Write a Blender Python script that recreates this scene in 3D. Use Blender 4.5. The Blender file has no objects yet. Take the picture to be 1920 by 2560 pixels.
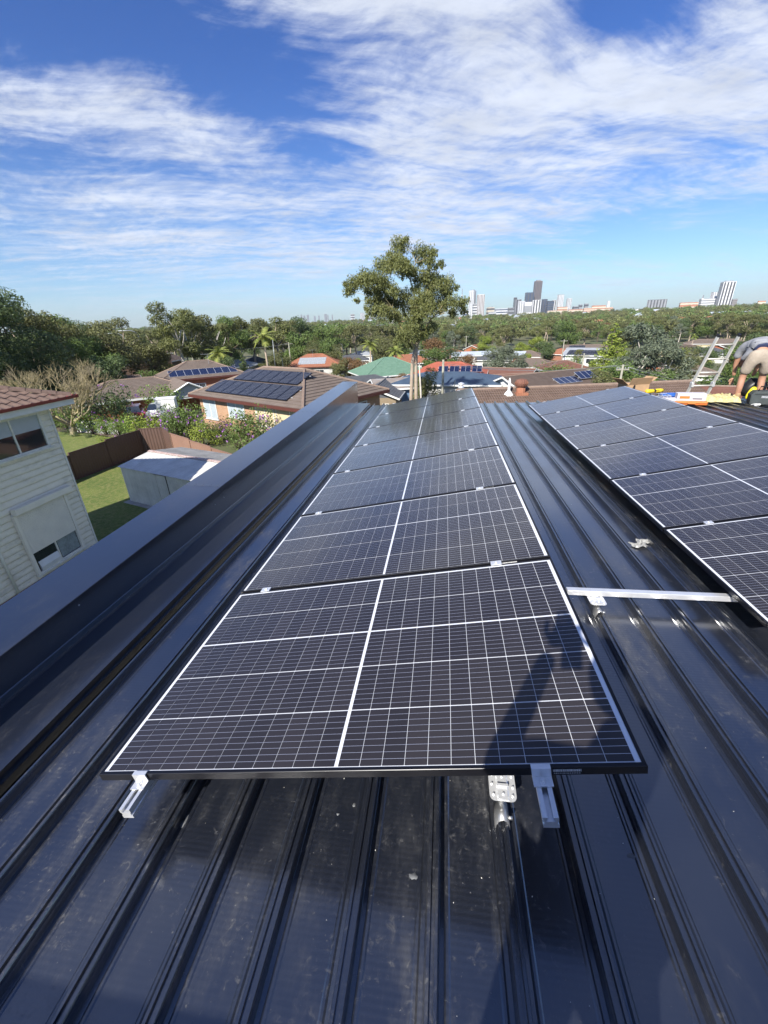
import bpy, math, random
import numpy as np
from mathutils import Vector, Matrix
random.seed(7); NR = np.random.default_rng(7)
sc = bpy.context.scene
C = sc.collection
R = math.radians
# ------------------------------------------------------------------ camera
FPX = 1036.0                                   # focal length in pixels of a 1920 px wide frame
CAMP = Vector((1.1645, -0.7872, 1.4114))
CM = Matrix(((0.9905811, -0.0248718, 0.1346497), (0.1326183, 0.4190283, -0.8982359), (-0.0340813, 0.9076325, 0.4183800)))
cd = bpy.data.cameras.new('camera'); cam = bpy.data.objects.new('camera', cd); C.objects.link(cam)
cam.matrix_world = Matrix.Translation(CAMP) @ CM.to_4x4()
cd.sensor_fit = 'HORIZONTAL'; cd.sensor_width = 36.0; cd.lens = FPX / 1920.0 * 36.0
cd.clip_start = 0.02; cd.clip_end = 60000
sc.camera = cam
# ------------------------------------------------------------------ sun and sky
SUN = Vector((-0.526, -1.35, 1.11)).normalized()      # towards the sun
SUN_EL = math.asin(SUN.z); SUN_AZ = math.atan2(SUN.x, SUN.y)
sl = bpy.data.lights.new('sun', 'SUN'); sl.energy = 4.4; sl.angle = R(0.55); sl.color = (1.0, 0.955, 0.88)
so = bpy.data.objects.new('sun', sl); C.objects.link(so)
so.rotation_euler = SUN.to_track_quat('Z', 'Y').to_euler(); so.location = (-20, -40, 40)
W = bpy.data.worlds.new('World'); sc.world = W; W.use_nodes = True; W.cycles.sampling_method = 'MANUAL'; W.cycles.sample_map_resolution = 512
def build_world():
    nt = W.node_tree; N = nt.nodes; L = nt.links
    for n in list(N): N.remove(n)
    out = N.new('ShaderNodeOutputWorld'); bg = N.new('ShaderNodeBackground'); L.new(bg.outputs[0], out.inputs[0])
    sky = N.new('ShaderNodeTexSky'); sky.sky_type = 'NISHITA'; sky.sun_disc = False
    sky.sun_elevation = SUN_EL; sky.sun_rotation = SUN_AZ; sky.altitude = 50; sky.air_density = 1.0; sky.dust_density = 0.5; sky.ozone_density = 2.5
    tc = N.new('ShaderNodeTexCoord'); sep = N.new('ShaderNodeSeparateXYZ'); L.new(tc.outputs['Generated'], sep.inputs[0])
    def M(op, a, b=None, c=None, cl=False):
        n = N.new('ShaderNodeMath'); n.operation = op; n.use_clamp = cl
        for i, v in enumerate((a, b, c)):
            if v is None: continue
            if isinstance(v, (int, float)): n.inputs[i].default_value = v
            else: L.new(v, n.inputs[i])
        return n.outputs[0]
    # cloud layer: the direction projected on a flat layer above
    zz = M('ADD', M('MAXIMUM', sep.outputs[2], 0.0), 0.10)
    u = M('DIVIDE', sep.outputs[0], zz); v = M('DIVIDE', sep.outputs[1], zz)
    def comb(x, y, z=0.0):
        n = N.new('ShaderNodeCombineXYZ')
        for i, q in enumerate((x, y, z)):
            if isinstance(q, (int, float)): n.inputs[i].default_value = q
            else: L.new(q, n.inputs[i])
        return n.outputs[0]
    def noise(vec, scale, det, rough, dist=0.0, lac=2.0):
        n = N.new('ShaderNodeTexNoise'); n.noise_dimensions = '3D'
        n.inputs['Scale'].default_value = scale; n.inputs['Detail'].default_value = det; n.inputs['Roughness'].default_value = rough
        n.inputs['Distortion'].default_value = dist; n.inputs['Lacunarity'].default_value = lac
        L.new(vec, n.inputs['Vector']); return n.outputs[0]
    def rotuv(a, sx, sy, off):
        ca, sa = math.cos(a), math.sin(a)
        x = M('ADD', M('MULTIPLY', u, ca), M('MULTIPLY', v, sa)); y = M('ADD', M('MULTIPLY', u, -sa), M('MULTIPLY', v, ca))
        return comb(M('MULTIPLY', x, sx), M('MULTIPLY', y, sy), off)
    # layout of the cloud fields on the layer: soft masses (u, v, ru, rv, turn, weight)
    masses = CLOUD_MASSES
    tot = None
    for (cu, cv, ru, rv, tn, w) in masses:
        ca, sa = math.cos(tn), math.sin(tn)
        du = M('SUBTRACT', u, cu); dv = M('SUBTRACT', v, cv)
        a = M('DIVIDE', M('ADD', M('MULTIPLY', du, ca), M('MULTIPLY', dv, sa)), ru)
        b = M('DIVIDE', M('ADD', M('MULTIPLY', du, -sa), M('MULTIPLY', dv, ca)), rv)
        d2 = M('ADD', M('MULTIPLY', a, a), M('MULTIPLY', b, b))
        g = M('MULTIPLY', M('EXPONENT', M('MULTIPLY', d2, -1.0)), w * 0.9)
        tot = g if tot is None else M('ADD', tot, g)
    # large ragged masses, long fibres combed along the wind, and small ripples
    wx = M('MULTIPLY', M('SUBTRACT', noise(rotuv(0.0, 1.0, 1.0, 11.0), 0.9, 2, 0.5), 0.5), 0.55); wy = M('MULTIPLY', M('SUBTRACT', noise(rotuv(0.0, 1.0, 1.0, 23.0), 0.9, 2, 0.5), 0.5), 0.55)
    def fib(a, sx, sy, off):
        ca, sa = math.cos(a), math.sin(a); uu = M('ADD', u, wx); vv = M('ADD', v, wy)
        x = M('ADD', M('MULTIPLY', uu, ca), M('MULTIPLY', vv, sa)); y = M('ADD', M('MULTIPLY', uu, -sa), M('MULTIPLY', vv, ca)); return comb(M('MULTIPLY', x, sx), M('MULTIPLY', y, sy), off)
    n1 = noise(fib(0.35, 1.0, 1.6, 3.1), 1.3, 9, 0.60, 0.12)
    n2 = noise(fib(0.42, 0.8, 3.6, 8.4), 1.6, 9, 0.66, 0.10)
    n3 = noise(fib(-0.35, 2.2, 3.4, 1.7), 4.6, 5, 0.62, 0.15)
    f = M('ADD', M('ADD', M('MULTIPLY', M('SUBTRACT', n1, 0.5), 1.35), M('MULTIPLY', M('SUBTRACT', n2, 0.5), 1.55)), M('MULTIPLY', M('SUBTRACT', n3, 0.5), 0.80))
    dens = M('ADD', M('ADD', f, tot), CLOUD_BIAS)
    mr = N.new('ShaderNodeMapRange'); mr.interpolation_type = 'SMOOTHSTEP'
    L.new(dens, mr.inputs[0]); mr.inputs[1].default_value = -0.22; mr.inputs[2].default_value = 0.82
    cov = M('MULTIPLY', M('POWER', mr.outputs[0], 1.15), 0.94)
    # thin out in the last degrees above the horizon, where the layer is seen edge on
    hz = N.new('ShaderNodeMapRange'); hz.interpolation_type = 'SMOOTHSTEP'; L.new(sep.outputs[2], hz.inputs[0])
    hz.inputs[1].default_value = -0.01; hz.inputs[2].default_value = 0.16; hz.inputs[3].default_value = 0.55; hz.inputs[4].default_value = 1.0
    cov = M('MULTIPLY', cov, hz.outputs[0])
    shade = noise(rotuv(0.2, 1.2, 2.0, 5.5), 2.6, 5, 0.55, 0.3)
    ramp = N.new('ShaderNodeMapRange'); L.new(shade, ramp.inputs[0]); ramp.inputs[1].default_value = 0.3; ramp.inputs[2].default_value = 0.7; ramp.inputs[3].default_value = 0.84; ramp.inputs[4].default_value = 1.06
    ccol = N.new('ShaderNodeVectorMath'); ccol.operation = 'SCALE'; ccol.inputs[0].default_value = CLOUD_COL; L.new(ramp.outputs[0], ccol.inputs[3])
    tr = N.new('ShaderNodeMapRange'); tr.data_type = 'FLOAT_VECTOR'; tr.interpolation_type = 'SMOOTHSTEP'
    vz = comb(sep.outputs[2], sep.outputs[2], sep.outputs[2]); L.new(vz, tr.inputs['Vector'])
    for k_, v_ in ((7, (0.0, 0.0, 0.0)), (8, (0.42, 0.42, 0.42)), (9, SKY_LOW), (10, SKY_TINT)): tr.inputs[k_].default_value = v_
    tint = N.new('ShaderNodeVectorMath'); tint.operation = 'MULTIPLY'; L.new(sky.outputs[0], tint.inputs[0]); L.new(tr.outputs[1], tint.inputs[1])
    mx = N.new('ShaderNodeMix'); mx.data_type = 'RGBA'; L.new(cov, mx.inputs[0]); L.new(tint.outputs[0], mx.inputs[6]); L.new(ccol.outputs[0], mx.inputs[7])
    L.new(mx.outputs[2], bg.inputs[0]); bg.inputs[1].default_value = SKY_STRENGTH
SKY_STRENGTH = 0.076
CLOUD_BIAS = -0.09
SKY_TINT = (0.275, 0.50, 0.95)
SKY_LOW = (0.66, 0.86, 1.10)
CLOUD_COL = (5.7, 6.15, 7.1)
CLOUD_MASSES = [(0.0, 2.35, 0.50, 0.75, 0.0, 0.62), (0.95, 2.15, 0.75, 0.50, 0.2, 0.75), (0.1, 3.6, 1.1, 1.0, 0.0, 0.58), (-0.2, 1.62, 0.55, 0.13, 0.2, 0.55), (-1.15, 2.2, 0.85, 0.26, 0.75, 0.52), (-2.0, 3.3, 1.3, 0.60, 0.5, 0.60),
                (2.0, 3.0, 0.8, 0.6, 0.2, 0.4), (-1.35, 1.80, 0.6, 0.22, 0.55, 0.30), (-1.6, 2.7, 0.9, 0.22, 0.55, 0.22), (-1.5, 4.6, 2.2, 0.6, 0.25, 0.46), (1.2, 6.0, 3.0, 0.9, 0.1, 0.40), (-3.2, 6.0, 2.5, 0.8, 0.6, 0.35), (-0.72, 1.98, 0.24, 0.20, 0.4, -0.75), (-1.15, 1.45, 0.50, 0.16, 0.2, -0.55), (0.47, 1.78, 0.20, 0.16, 0.7, -0.95), (-0.62, 2.42, 0.16, 0.18, 0.8, -0.45), (1.6, 4.3, 0.8, 0.45, 0.2, -0.4), (0.0, -2.0, 3.0, 2.0, 0.0, 0.3)]
build_world()
sc.view_settings.view_transform = 'Standard'; sc.view_settings.look = 'None'; sc.view_settings.exposure = 0.95; sc.view_settings.gamma = 1.0
sc.view_settings.use_curve_mapping = False
sc.render.engine = 'CYCLES'; sc.cycles.use_denoising = True; sc.cycles.use_adaptive_sampling = True; sc.cycles.adaptive_threshold = 0.02; sc.cycles.max_bounces = 5; sc.cycles.transparent_max_bounces = 6
sc.cycles.glossy_bounces = 3; sc.cycles.diffuse_bounces = 2; sc.cycles.sample_clamp_indirect = 6.0; sc.cycles.caustics_reflective = False; sc.cycles.caustics_refractive = False
# ------------------------------------------------------------------ the camera's ray through a photo pixel, for laying out real positions
def ray(px, py): return CM @ Vector(((px - 960) / FPX, (1280 - py) / FPX, -1.0))
def onz(px, py, z): d = ray(px, py); return CAMP + d * ((z - CAMP.z) / d.z)
def onx(px, py, X): d = ray(px, py); return CAMP + d * ((X - CAMP.x) / d.x)
def ony(px, py, Y): d = ray(px, py); return CAMP + d * ((Y - CAMP.y) / d.y)
def head(px, py=800): d = ray(px, py); return math.atan2(d.x, d.y)
RP = [0, 32, 45, 60, 78, 105, 140, 180, 250, 350, 500, 800, 1300, 2000, 3000, 9000, 40000]
ZC = [-5.8, -5.8, -8.0, -10.8, -12.4, -12.8, -13.8, -15.4, -16.5, -17.5, -17, -12, -6.5, -3, -1, -3, -3]
ZL = [-5.8, -5.8, -6.2, -8.3, -9.6, -10.6, -11.8, -12.8, -14, -15, -15, -12, -8, -4, -2, -4, -4]
def terr(x, y):
    r = math.hypot(x - CAMP.x, y - CAMP.y); hd = math.degrees(math.atan2(x - CAMP.x, y - CAMP.y))
    k = min(1, max(0, (hd + 24) / 18.0)); k = k * k * (3 - 2 * k)
    return float(np.interp(r, RP, ZL)) * (1 - k) + float(np.interp(r, RP, ZC)) * k
def proj(p): q = CM.transposed() @ (Vector(p) - CAMP); return 960 - FPX * q.x / q.z, 1280 + FPX * q.y / q.z
def atr(px, r, h=3.0, py=None):
    """ground position at distance r whose point h above the ground shows in picture column px"""
    y_ = 800 if py is None else py
    for k in range(4):
        a = head(px, y_); X, Y = CAMP.x + r * math.sin(a), CAMP.y + r * math.cos(a)
        if py is not None: break
        y_ = proj((X, Y, terr(X, Y) + h))[1]
    return X, Y
# ------------------------------------------------------------------ materials
MATS = {}
def mat(name, col, rough=0.6, metal=0.0, var=0.15, vs=3.0, bump=0.0, bs=30.0, coat=0.0, spec=0.5, col2=None, coords='Object', emit=None, detail=6):
    m = bpy.data.materials.new(name); MATS[name] = m; m.use_nodes = True
    nt = m.node_tree; N = nt.nodes; L = nt.links; b = N['Principled BSDF']
    b.inputs['Roughness'].default_value = rough; b.inputs['Metallic'].default_value = metal; b.inputs['Coat Weight'].default_value = coat
    b.inputs['Specular IOR Level'].default_value = spec; b.inputs['Coat Roughness'].default_value = 0.05
    tc = N.new('ShaderNodeTexCoord')
    if var > 0 or col2 is not None:
        n = N.new('ShaderNodeTexNoise'); n.inputs['Scale'].default_value = vs; n.inputs['Detail'].default_value = detail; n.inputs['Roughness'].default_value = 0.65
        L.new(tc.outputs[coords], n.inputs['Vector'])
        r = N.new('ShaderNodeValToRGB'); L.new(n.outputs[0], r.inputs[0])
        c2 = col2 if col2 is not None else tuple(min(1, c * (1 + var)) for c in col)
        c1 = col if col2 is not None else tuple(c * (1 - var) for c in col)
        r.color_ramp.elements[0].position = 0.33; r.color_ramp.elements[1].position = 0.68
        r.color_ramp.elements[0].color = (*c1, 1); r.color_ramp.elements[1].color = (*c2, 1)
        L.new(r.outputs[0], b.inputs['Base Color'])
    else: b.inputs['Base Color'].default_value = (*col, 1)
    if bump > 0:
        n2 = N.new('ShaderNodeTexNoise'); n2.inputs['Scale'].default_value = bs; n2.inputs['Detail'].default_value = 5
        L.new(tc.outputs[coords], n2.inputs['Vector']); bp = N.new('ShaderNodeBump'); bp.inputs['Strength'].default_value = bump; bp.inputs['Distance'].default_value = 0.02
        L.new(n2.outputs[0], bp.inputs['Height']); L.new(bp.outputs[0], b.inputs['Normal'])
    return m
class NG:
    """small node-graph helper for the materials that need more than a noise"""
    def __init__(s, name):
        s.m = bpy.data.materials.new(name); MATS[name] = s.m; s.m.use_nodes = True
        s.N = s.m.node_tree.nodes; s.L = s.m.node_tree.links; s.b = s.N['Principled BSDF']
        s.tc = s.N.new('ShaderNodeTexCoord')
    def set(s, k, v):
        if hasattr(v, 'is_linked') or hasattr(v, 'links'): s.L.new(v, s.b.inputs[k])
        else: s.b.inputs[k].default_value = v
    def m2(s, op, a, b=None, c=None, clamp=False):
        n = s.N.new('ShaderNodeMath'); n.operation = op; n.use_clamp = clamp
        for i, v in enumerate((a, b, c)):
            if v is None: continue
            if isinstance(v, (int, float)): n.inputs[i].default_value = v
            else: s.L.new(v, n.inputs[i])
        return n.outputs[0]
    def xyz(s, coords='Object'):
        n = s.N.new('ShaderNodeSeparateXYZ'); s.L.new(s.tc.outputs[coords], n.inputs[0]); return n.outputs
    def noise(s, scale, det=5, rough=0.6, vec=None, stretch=None, coords='Object', dist=0.0):
        n = s.N.new('ShaderNodeTexNoise'); n.inputs['Scale'].default_value = scale; n.inputs['Detail'].default_value = det; n.inputs['Roughness'].default_value = rough; n.inputs['Distortion'].default_value = dist
        src = s.tc.outputs[coords]
        if stretch:
            mp = s.N.new('ShaderNodeMapping'); mp.inputs['Scale'].default_value = stretch; s.L.new(src, mp.inputs[0]); src = mp.outputs[0]
        s.L.new(src, n.inputs['Vector']); return n.outputs[0]
    def ramp(s, f, a, b, c1, c2):
        r = s.N.new('ShaderNodeValToRGB'); s.L.new(f, r.inputs[0]); e = r.color_ramp.elements
        e[0].position = a; e[1].position = b; e[0].color = (*c1, 1); e[1].color = (*c2, 1); return r.outputs[0]
    def mapr(s, f, a, b, c=0.0, d=1.0, smooth=True):
        n = s.N.new('ShaderNodeMapRange'); s.L.new(f, n.inputs[0]); n.interpolation_type = 'SMOOTHSTEP' if smooth else 'LINEAR'
        for i, v in enumerate((a, b, c, d)): n.inputs[i + 1].default_value = v
        return n.outputs[0]
    def mix(s, f, a, b):
        n = s.N.new('ShaderNodeMix'); n.data_type = 'RGBA'
        for i, v in ((0, f), (6, a), (7, b)):
            if isinstance(v, tuple): n.inputs[i].default_value = (*v, 1)
            elif isinstance(v, (int, float)): n.inputs[i].default_value = v
            else: s.L.new(v, n.inputs[i])
        return n.outputs[2]
    def bump(s, h, strength=0.5, dist=0.01):
        n = s.N.new('ShaderNodeBump'); n.inputs['Strength'].default_value = strength; n.inputs['Distance'].default_value = dist
        s.L.new(h, n.inputs['Height']); s.L.new(n.outputs[0], s.b.inputs['Normal'])
# dark metal roof sheeting: satin paint, dust, dried water marks, fine cross flutes
def roof_metal(name, flute):
    g = NG(name); x, y, z = g.xyz()
    big = g.noise(1.1, 6, 0.65); dust = g.noise(8.0, 9, 0.72, stretch=(1.0, 0.30, 1.0)); spk = g.noise(85.0, 3, 0.5); fine = g.noise(30.0, 7, 0.75, dist=0.8); ring = g.noise(17.0, 4, 0.6, dist=2.2)
    d1 = g.m2('MULTIPLY', g.mapr(dust, 0.44, 0.76), g.mapr(big, 0.36, 0.66)); d2 = g.m2('MULTIPLY', g.mapr(spk, 0.70, 0.78), g.mapr(big, 0.40, 0.60)); d3 = g.m2('MULTIPLY', g.mapr(fine, 0.54, 0.70), g.mapr(big, 0.44, 0.60)); d4 = g.m2('MULTIPLY', g.mapr(ring, 0.60, 0.66), g.mapr(dust, 0.5, 0.6))
    k = 1.25 if flute else 0.35
    amt = g.m2('MULTIPLY', g.m2('ADD', g.m2('ADD', g.m2('MULTIPLY', d1, 0.24), g.m2('MULTIPLY', d4, 0.16)), g.m2('ADD', g.m2('MULTIPLY', d2, 0.45), g.m2('MULTIPLY', d3, 0.24))), k, clamp=True)
    g.set('Base Color', g.mix(amt, (0.010, 0.0125, 0.020), (0.24, 0.235, 0.225)))
    g.set('Roughness', g.m2('ADD', g.m2('ADD', 0.28, g.m2('MULTIPLY', big, 0.10)), g.m2('MULTIPLY', amt, 0.6)))
    g.set('Specular IOR Level', 0.9); g.set('Coat Weight', g.m2('SUBTRACT', 1.0, g.m2('MULTIPLY', amt, 2.4), clamp=True)); g.set('Coat Roughness', g.m2('ADD', 0.10, g.m2('MULTIPLY', dust, 0.14))); g.set('Coat IOR', 2.2 if flute else 1.75)
    h = g.m2('MULTIPLY', g.noise(170, 3, 0.6), 0.05); oil = g.m2('MULTIPLY', g.noise(4.0, 2, 0.5), 0.9 if flute else 0.45)
    if flute:
        fl = g.m2('MULTIPLY', g.m2('SINE', g.m2('MULTIPLY', y, 2 * math.pi / 0.017)), g.m2('MULTIPLY', g.mapr(big, 0.3, 0.7, 0.25, 1.0), 0.095))
        h = g.m2('ADD', h, fl)
    g.bump(g.m2('ADD', h, oil), 0.35, 0.006)
    return g.m
roof_metal('roof_paint', True); roof_metal('flashing_paint', False)
# solar cell: near-black silicon with silver wires, under smooth glass
g = NG('cell'); x, y, z = g.xyz()
fr = g.m2('FRACT', g.m2('ADD', g.m2('MULTIPLY', y, 9 / 0.2085), 0.5)); di = g.m2('ABSOLUTE', g.m2('SUBTRACT', fr, 0.5))
wire = g.m2('LESS_THAN', di, 0.030)
oi = g.N.new('ShaderNodeObjectInfo'); rnd = oi.outputs['Random']
base = g.mix(rnd, (0.024, 0.0215, 0.0235), (0.033, 0.029, 0.0305))
g.set('Base Color', g.mix(wire, base, (0.62, 0.62, 0.66))); g.set('Metallic', g.m2('MULTIPLY', wire, 0.75))
g.set('Roughness', g.m2('ADD', 0.30, g.m2('MULTIPLY', wire, 0.12))); g.set('Specular IOR Level', 0.25)
g.set('Coat Weight', 0.85); g.set('Coat Roughness', 0.10); g.set('Coat IOR', 1.38)
mat('backsheet', (0.72, 0.74, 0.78), 0.25, var=0.03, coat=0.8)
g = NG('cell_far'); x, y, z = g.xyz(); fx_ = g.m2('ABSOLUTE', g.m2('SUBTRACT', g.m2('FRACT', g.m2('DIVIDE', x, 0.166)), 0.5)); fy_ = g.m2('ABSOLUTE', g.m2('SUBTRACT', g.m2('FRACT', g.m2('DIVIDE', y, 0.166)), 0.5))
ln = g.m2('MAXIMUM', g.m2('GREATER_THAN', fx_, 0.46), g.m2('GREATER_THAN', fy_, 0.46)); g.set('Base Color', g.mix(ln, (0.010, 0.011, 0.016), (0.22, 0.23, 0.25))); g.set('Roughness', 0.35); g.set('Coat Weight', 0.3); g.set('Specular IOR Level', 0.3)
mat('cell_blue', (0.010, 0.016, 0.048), 0.18, var=0.15, coat=0.8)
mat('black_frame', (0.010, 0.010, 0.013), 0.32, metal=0.3, var=0.1, spec=0.5)
mat('aluminium', (0.82, 0.83, 0.84), 0.30, metal=0.6, var=0.05, vs=20, bump=0.05, bs=120)
mat('raw_steel', (0.50, 0.50, 0.49), 0.42, metal=0.85, var=0.15, vs=25)
mat('galvanised', (0.40, 0.42, 0.43), 0.45, metal=0.6, var=0.2, vs=8)
mat('white_sticker', (0.75, 0.75, 0.75), 0.5, var=0.0); mat('black_plastic', (0.012, 0.012, 0.013), 0.45, var=0.1)
# neighbours
g = NG('weatherboard'); n1 = g.noise(2.2, 7, 0.7, stretch=(1, 1, 2.5)); n2 = g.noise(14, 5, 0.6); n3 = g.noise(0.9, 4, 0.6)
a = g.m2('MULTIPLY', g.mapr(n1, 0.42, 0.70), g.mapr(n3, 0.35, 0.62))
g.set('Base Color', g.mix(g.m2('ADD', g.m2('MULTIPLY', a, 0.62), g.m2('MULTIPLY', g.mapr(n2, 0.5, 0.8), 0.18), clamp=True), (0.86, 0.80, 0.66), (0.44, 0.41, 0.33))); g.set('Roughness', 0.75)
mat('shutter_cream', (0.84, 0.79, 0.68), 0.55, var=0.05); mat('white_paint', (0.74, 0.74, 0.71), 0.5, var=0.06); mat('old_white_paint', (0.74, 0.72, 0.64), 0.6, var=0.12, vs=6)
mat('gutter_red', (0.22, 0.035, 0.04), 0.4, var=0.12); mat('gutter_brown', (0.10, 0.035, 0.028), 0.4, var=0.12)
mat('tile_aged', (0.115, 0.070, 0.052), 0.85, vs=7, col2=(0.20, 0.135, 0.105), bump=0.5, bs=60)
mat('brick_red', (0.24, 0.10, 0.065), 0.85, vs=9, col2=(0.34, 0.16, 0.10), bump=0.3)
g = NG('lawn_lush'); n1 = g.noise(.45, 8, .7); n2 = g.noise(5.0, 8, .75); n3 = g.noise(38, 4, .7)
g.set('Base Color', g.mix(g.m2('MULTIPLY', g.mapr(n3, .35, .7), .5), g.mix(g.mapr(n2, .40, .68), g.ramp(n1, .38, .62, (0.085, 0.145, 0.020), (0.17, 0.215, 0.040)), (0.27, 0.25, 0.085)), (0.05, 0.085, 0.012))); g.set('Roughness', .95); g.bump(n3, .9, .05)
mat('soil', (0.10, 0.075, 0.05), 0.95, var=0.3, vs=2, bump=0.5, bs=12)
g = NG('terrain'); n1 = g.noise(0.035, 8, 0.65); n2 = g.noise(0.5, 6, 0.6)
g.set('Base Color', g.mix(g.mapr(n2, 0.35, 0.7), g.ramp(n1, 0.4, 0.6, (0.075, 0.095, 0.030), (0.14, 0.13, 0.07)), (0.09, 0.10, 0.045))); g.set('Roughness', 0.95)
mat('asphalt', (0.055, 0.055, 0.058), 0.85, var=0.2, vs=2, bump=0.2, bs=80)
mat('concrete', (0.30, 0.29, 0.27), 0.85, var=0.15, vs=2)
mat('zinc_sheet', (0.56, 0.55, 0.51), 0.6, metal=0.0, var=0.16, vs=1.8); mat('rusty_strip', (0.30, 0.12, 0.07), 0.8, vs=14, col2=(0.55, 0.52, 0.50))
mat('zinc_old', (0.27, 0.265, 0.25), 0.7, metal=0.0, var=0.3, vs=1.6)
mat('fence_brown', (0.105, 0.062, 0.048), 0.5, var=0.08, vs=1); mat('fence_brown_lit', (0.25, 0.145, 0.105), 0.5, var=0.08, vs=1); mat('fence_green', (0.17, 0.25, 0.22), 0.5, var=0.1)  # the lighter brown is the same fence steel with sunlight painted into its colour
g = NG('window_glass'); g.set('Base Color', (0.022, 0.028, 0.035, 1)); g.set('Roughness', 0.06); g.set('Coat Weight', 1.0); g.set('Specular IOR Level', 0.8)
mat('blind_white', (0.42, 0.48, 0.52), 0.35, var=0.06, coat=0.5); mat('curtain_grey', (0.26, 0.30, 0.30), 0.8, var=0.25, vs=7)
# masonry and roof tile with courses
def brick(name, c1, c2, mortar):
    g = NG(name); t = g.N.new('ShaderNodeTexBrick'); t.offset = 0.5
    x, y, z = g.xyz(); cb = g.N.new('ShaderNodeCombineXYZ'); g.L.new(g.m2('ADD', x, y), cb.inputs[0]); g.L.new(z, cb.inputs[1])
    g.L.new(cb.outputs[0], t.inputs['Vector']); t.inputs['Scale'].default_value = 1.0
    t.inputs['Brick Width'].default_value = 0.24; t.inputs['Row Height'].default_value = 0.086; t.inputs['Mortar Size'].default_value = 0.006
    t.inputs['Color1'].default_value = (*c1, 1); t.inputs['Color2'].default_value = (*c2, 1); t.inputs['Mortar'].default_value = (*mortar, 1)
    g.set('Base Color', g.mix(g.m2('MULTIPLY', g.noise(1.2, 5), 0.45), t.outputs[0], tuple(c * 0.75 for c in c1))); g.set('Roughness', 0.85); return g.m
brick('brick_tan', (0.46, 0.27, 0.155), (0.38, 0.20, 0.11), (0.42, 0.37, 0.30)); brick('brick_orange', (0.42, 0.125, 0.050), (0.34, 0.095, 0.040), (0.33, 0.22, 0.16))
brick('brick_brown', (0.20, 0.115, 0.075), (0.15, 0.09, 0.06), (0.25, 0.21, 0.17)); brick('brick_dun', (0.26, 0.20, 0.125), (0.21, 0.155, 0.10), (0.28, 0.24, 0.19))
def tiles(name, c1, c2, run='y', gauge=0.33, roll=0.15, rollamt=0.3):
    """tiled roof slope; object z is height, courses step with it; rolls run up the slope"""
    g = NG(name); x, y, z = g.xyz('Object')
    s = g.m2('FRACT', g.m2('DIVIDE', z, gauge * 0.37)); n = g.noise(1.6, 6, 0.7); n2 = g.noise(11, 4)
    geo = g.N.new('ShaderNodeNewGeometry')
    base = g.ramp(g.m2('ADD', g.m2('MULTIPLY', n, 0.65), g.m2('MULTIPLY', n2, 0.35)), 0.35, 0.66, c1, c2)
    lip = g.mapr(s, 0.0, 0.20, 0.50, 1.0)
    rx = g.m2('SINE', g.m2('MULTIPLY', x, 2 * math.pi / roll)); ry = g.m2('SINE', g.m2('MULTIPLY', y, 2 * math.pi / roll))
    vt = g.N.new('ShaderNodeVectorTransform'); vt.vector_type = 'NORMAL'; vt.convert_from = 'WORLD'; vt.convert_to = 'OBJECT'; g.L.new(geo.outputs['True Normal'], vt.inputs[0])
    sp = g.N.new('ShaderNodeSeparateXYZ'); g.L.new(vt.outputs[0], sp.inputs[0])
    sel = g.m2('GREATER_THAN', g.m2('ABSOLUTE', sp.outputs[0]), g.m2('ABSOLUTE', sp.outputs[1]))
    w = g.m2('ADD', g.m2('MULTIPLY', ry, sel), g.m2('MULTIPLY', rx, g.m2('SUBTRACT', 1.0, sel)))
    g.set('Base Color', base); g.set('Roughness', 0.85)
    g.bump(g.m2('ADD', g.m2('MULTIPLY', w, rollamt), g.m2('MULTIPLY', n2, 0.5)), 0.8, 0.03)
    return g.m
tiles('tile_brown', (0.13, 0.098, 0.078), (0.19, 0.15, 0.122)); tiles('tile_dkbrown', (0.085, 0.060, 0.048), (0.135, 0.10, 0.08)); tiles('tile_roll', (0.115, 0.075, 0.055), (0.19, 0.13, 0.098), rollamt=0.9)
tiles('tile_terracotta', (0.27, 0.10, 0.055), (0.36, 0.16, 0.09)); tiles('tile_red', (0.33, 0.085, 0.05), (0.42, 0.13, 0.08)); tiles('tile_grey', (0.07, 0.075, 0.085), (0.11, 0.115, 0.125)); tiles('tile_green', (0.10, 0.195, 0.135), (0.17, 0.285, 0.205)); tiles('tile_redbrown', (0.15, 0.065, 0.045), (0.21, 0.10, 0.07))
mat('ridge_cap', (0.21, 0.15, 0.115), 0.85, var=0.2, vs=6); mat('metal_grey', (0.30, 0.32, 0.34), 0.45, var=0.12, vs=0.6); mat('metal_pale', (0.42, 0.47, 0.52), 0.4, var=0.08, vs=0.6); mat('metal_blue', (0.055, 0.085, 0.125), 0.5, var=0.15, vs=0.8); mat('metal_rusty', (0.22, 0.17, 0.13), 0.7, vs=0.7, col2=(0.30, 0.29, 0.28))
mat('render_cream', (0.58, 0.48, 0.30), 0.8, var=0.08, vs=0.8); mat('render_white', (0.68, 0.68, 0.66), 0.8, var=0.08, vs=0.8); mat('render_pale', (0.48, 0.47, 0.44), 0.8, var=0.1, vs=0.8); mat('timber_pole', (0.30, 0.29, 0.23), 0.9, var=0.25, vs=1.5); mat('blue_wall', (0.12, 0.20, 0.32), 0.7, var=0.2)
mat('bark_pale', (0.44, 0.37, 0.29), 0.85, vs=1.6, col2=(0.30, 0.22, 0.16), bump=0.4, bs=12); mat('bark_dark', (0.10, 0.075, 0.055), 0.9, var=0.3, vs=3, bump=0.5, bs=14); mat('twig_grey', (0.27, 0.225, 0.155), 0.9, vs=0.9, col2=(0.34, 0.28, 0.13)); mat('bark_white', (0.50, 0.46, 0.40), 0.85, var=0.2, vs=1.5)
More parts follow.
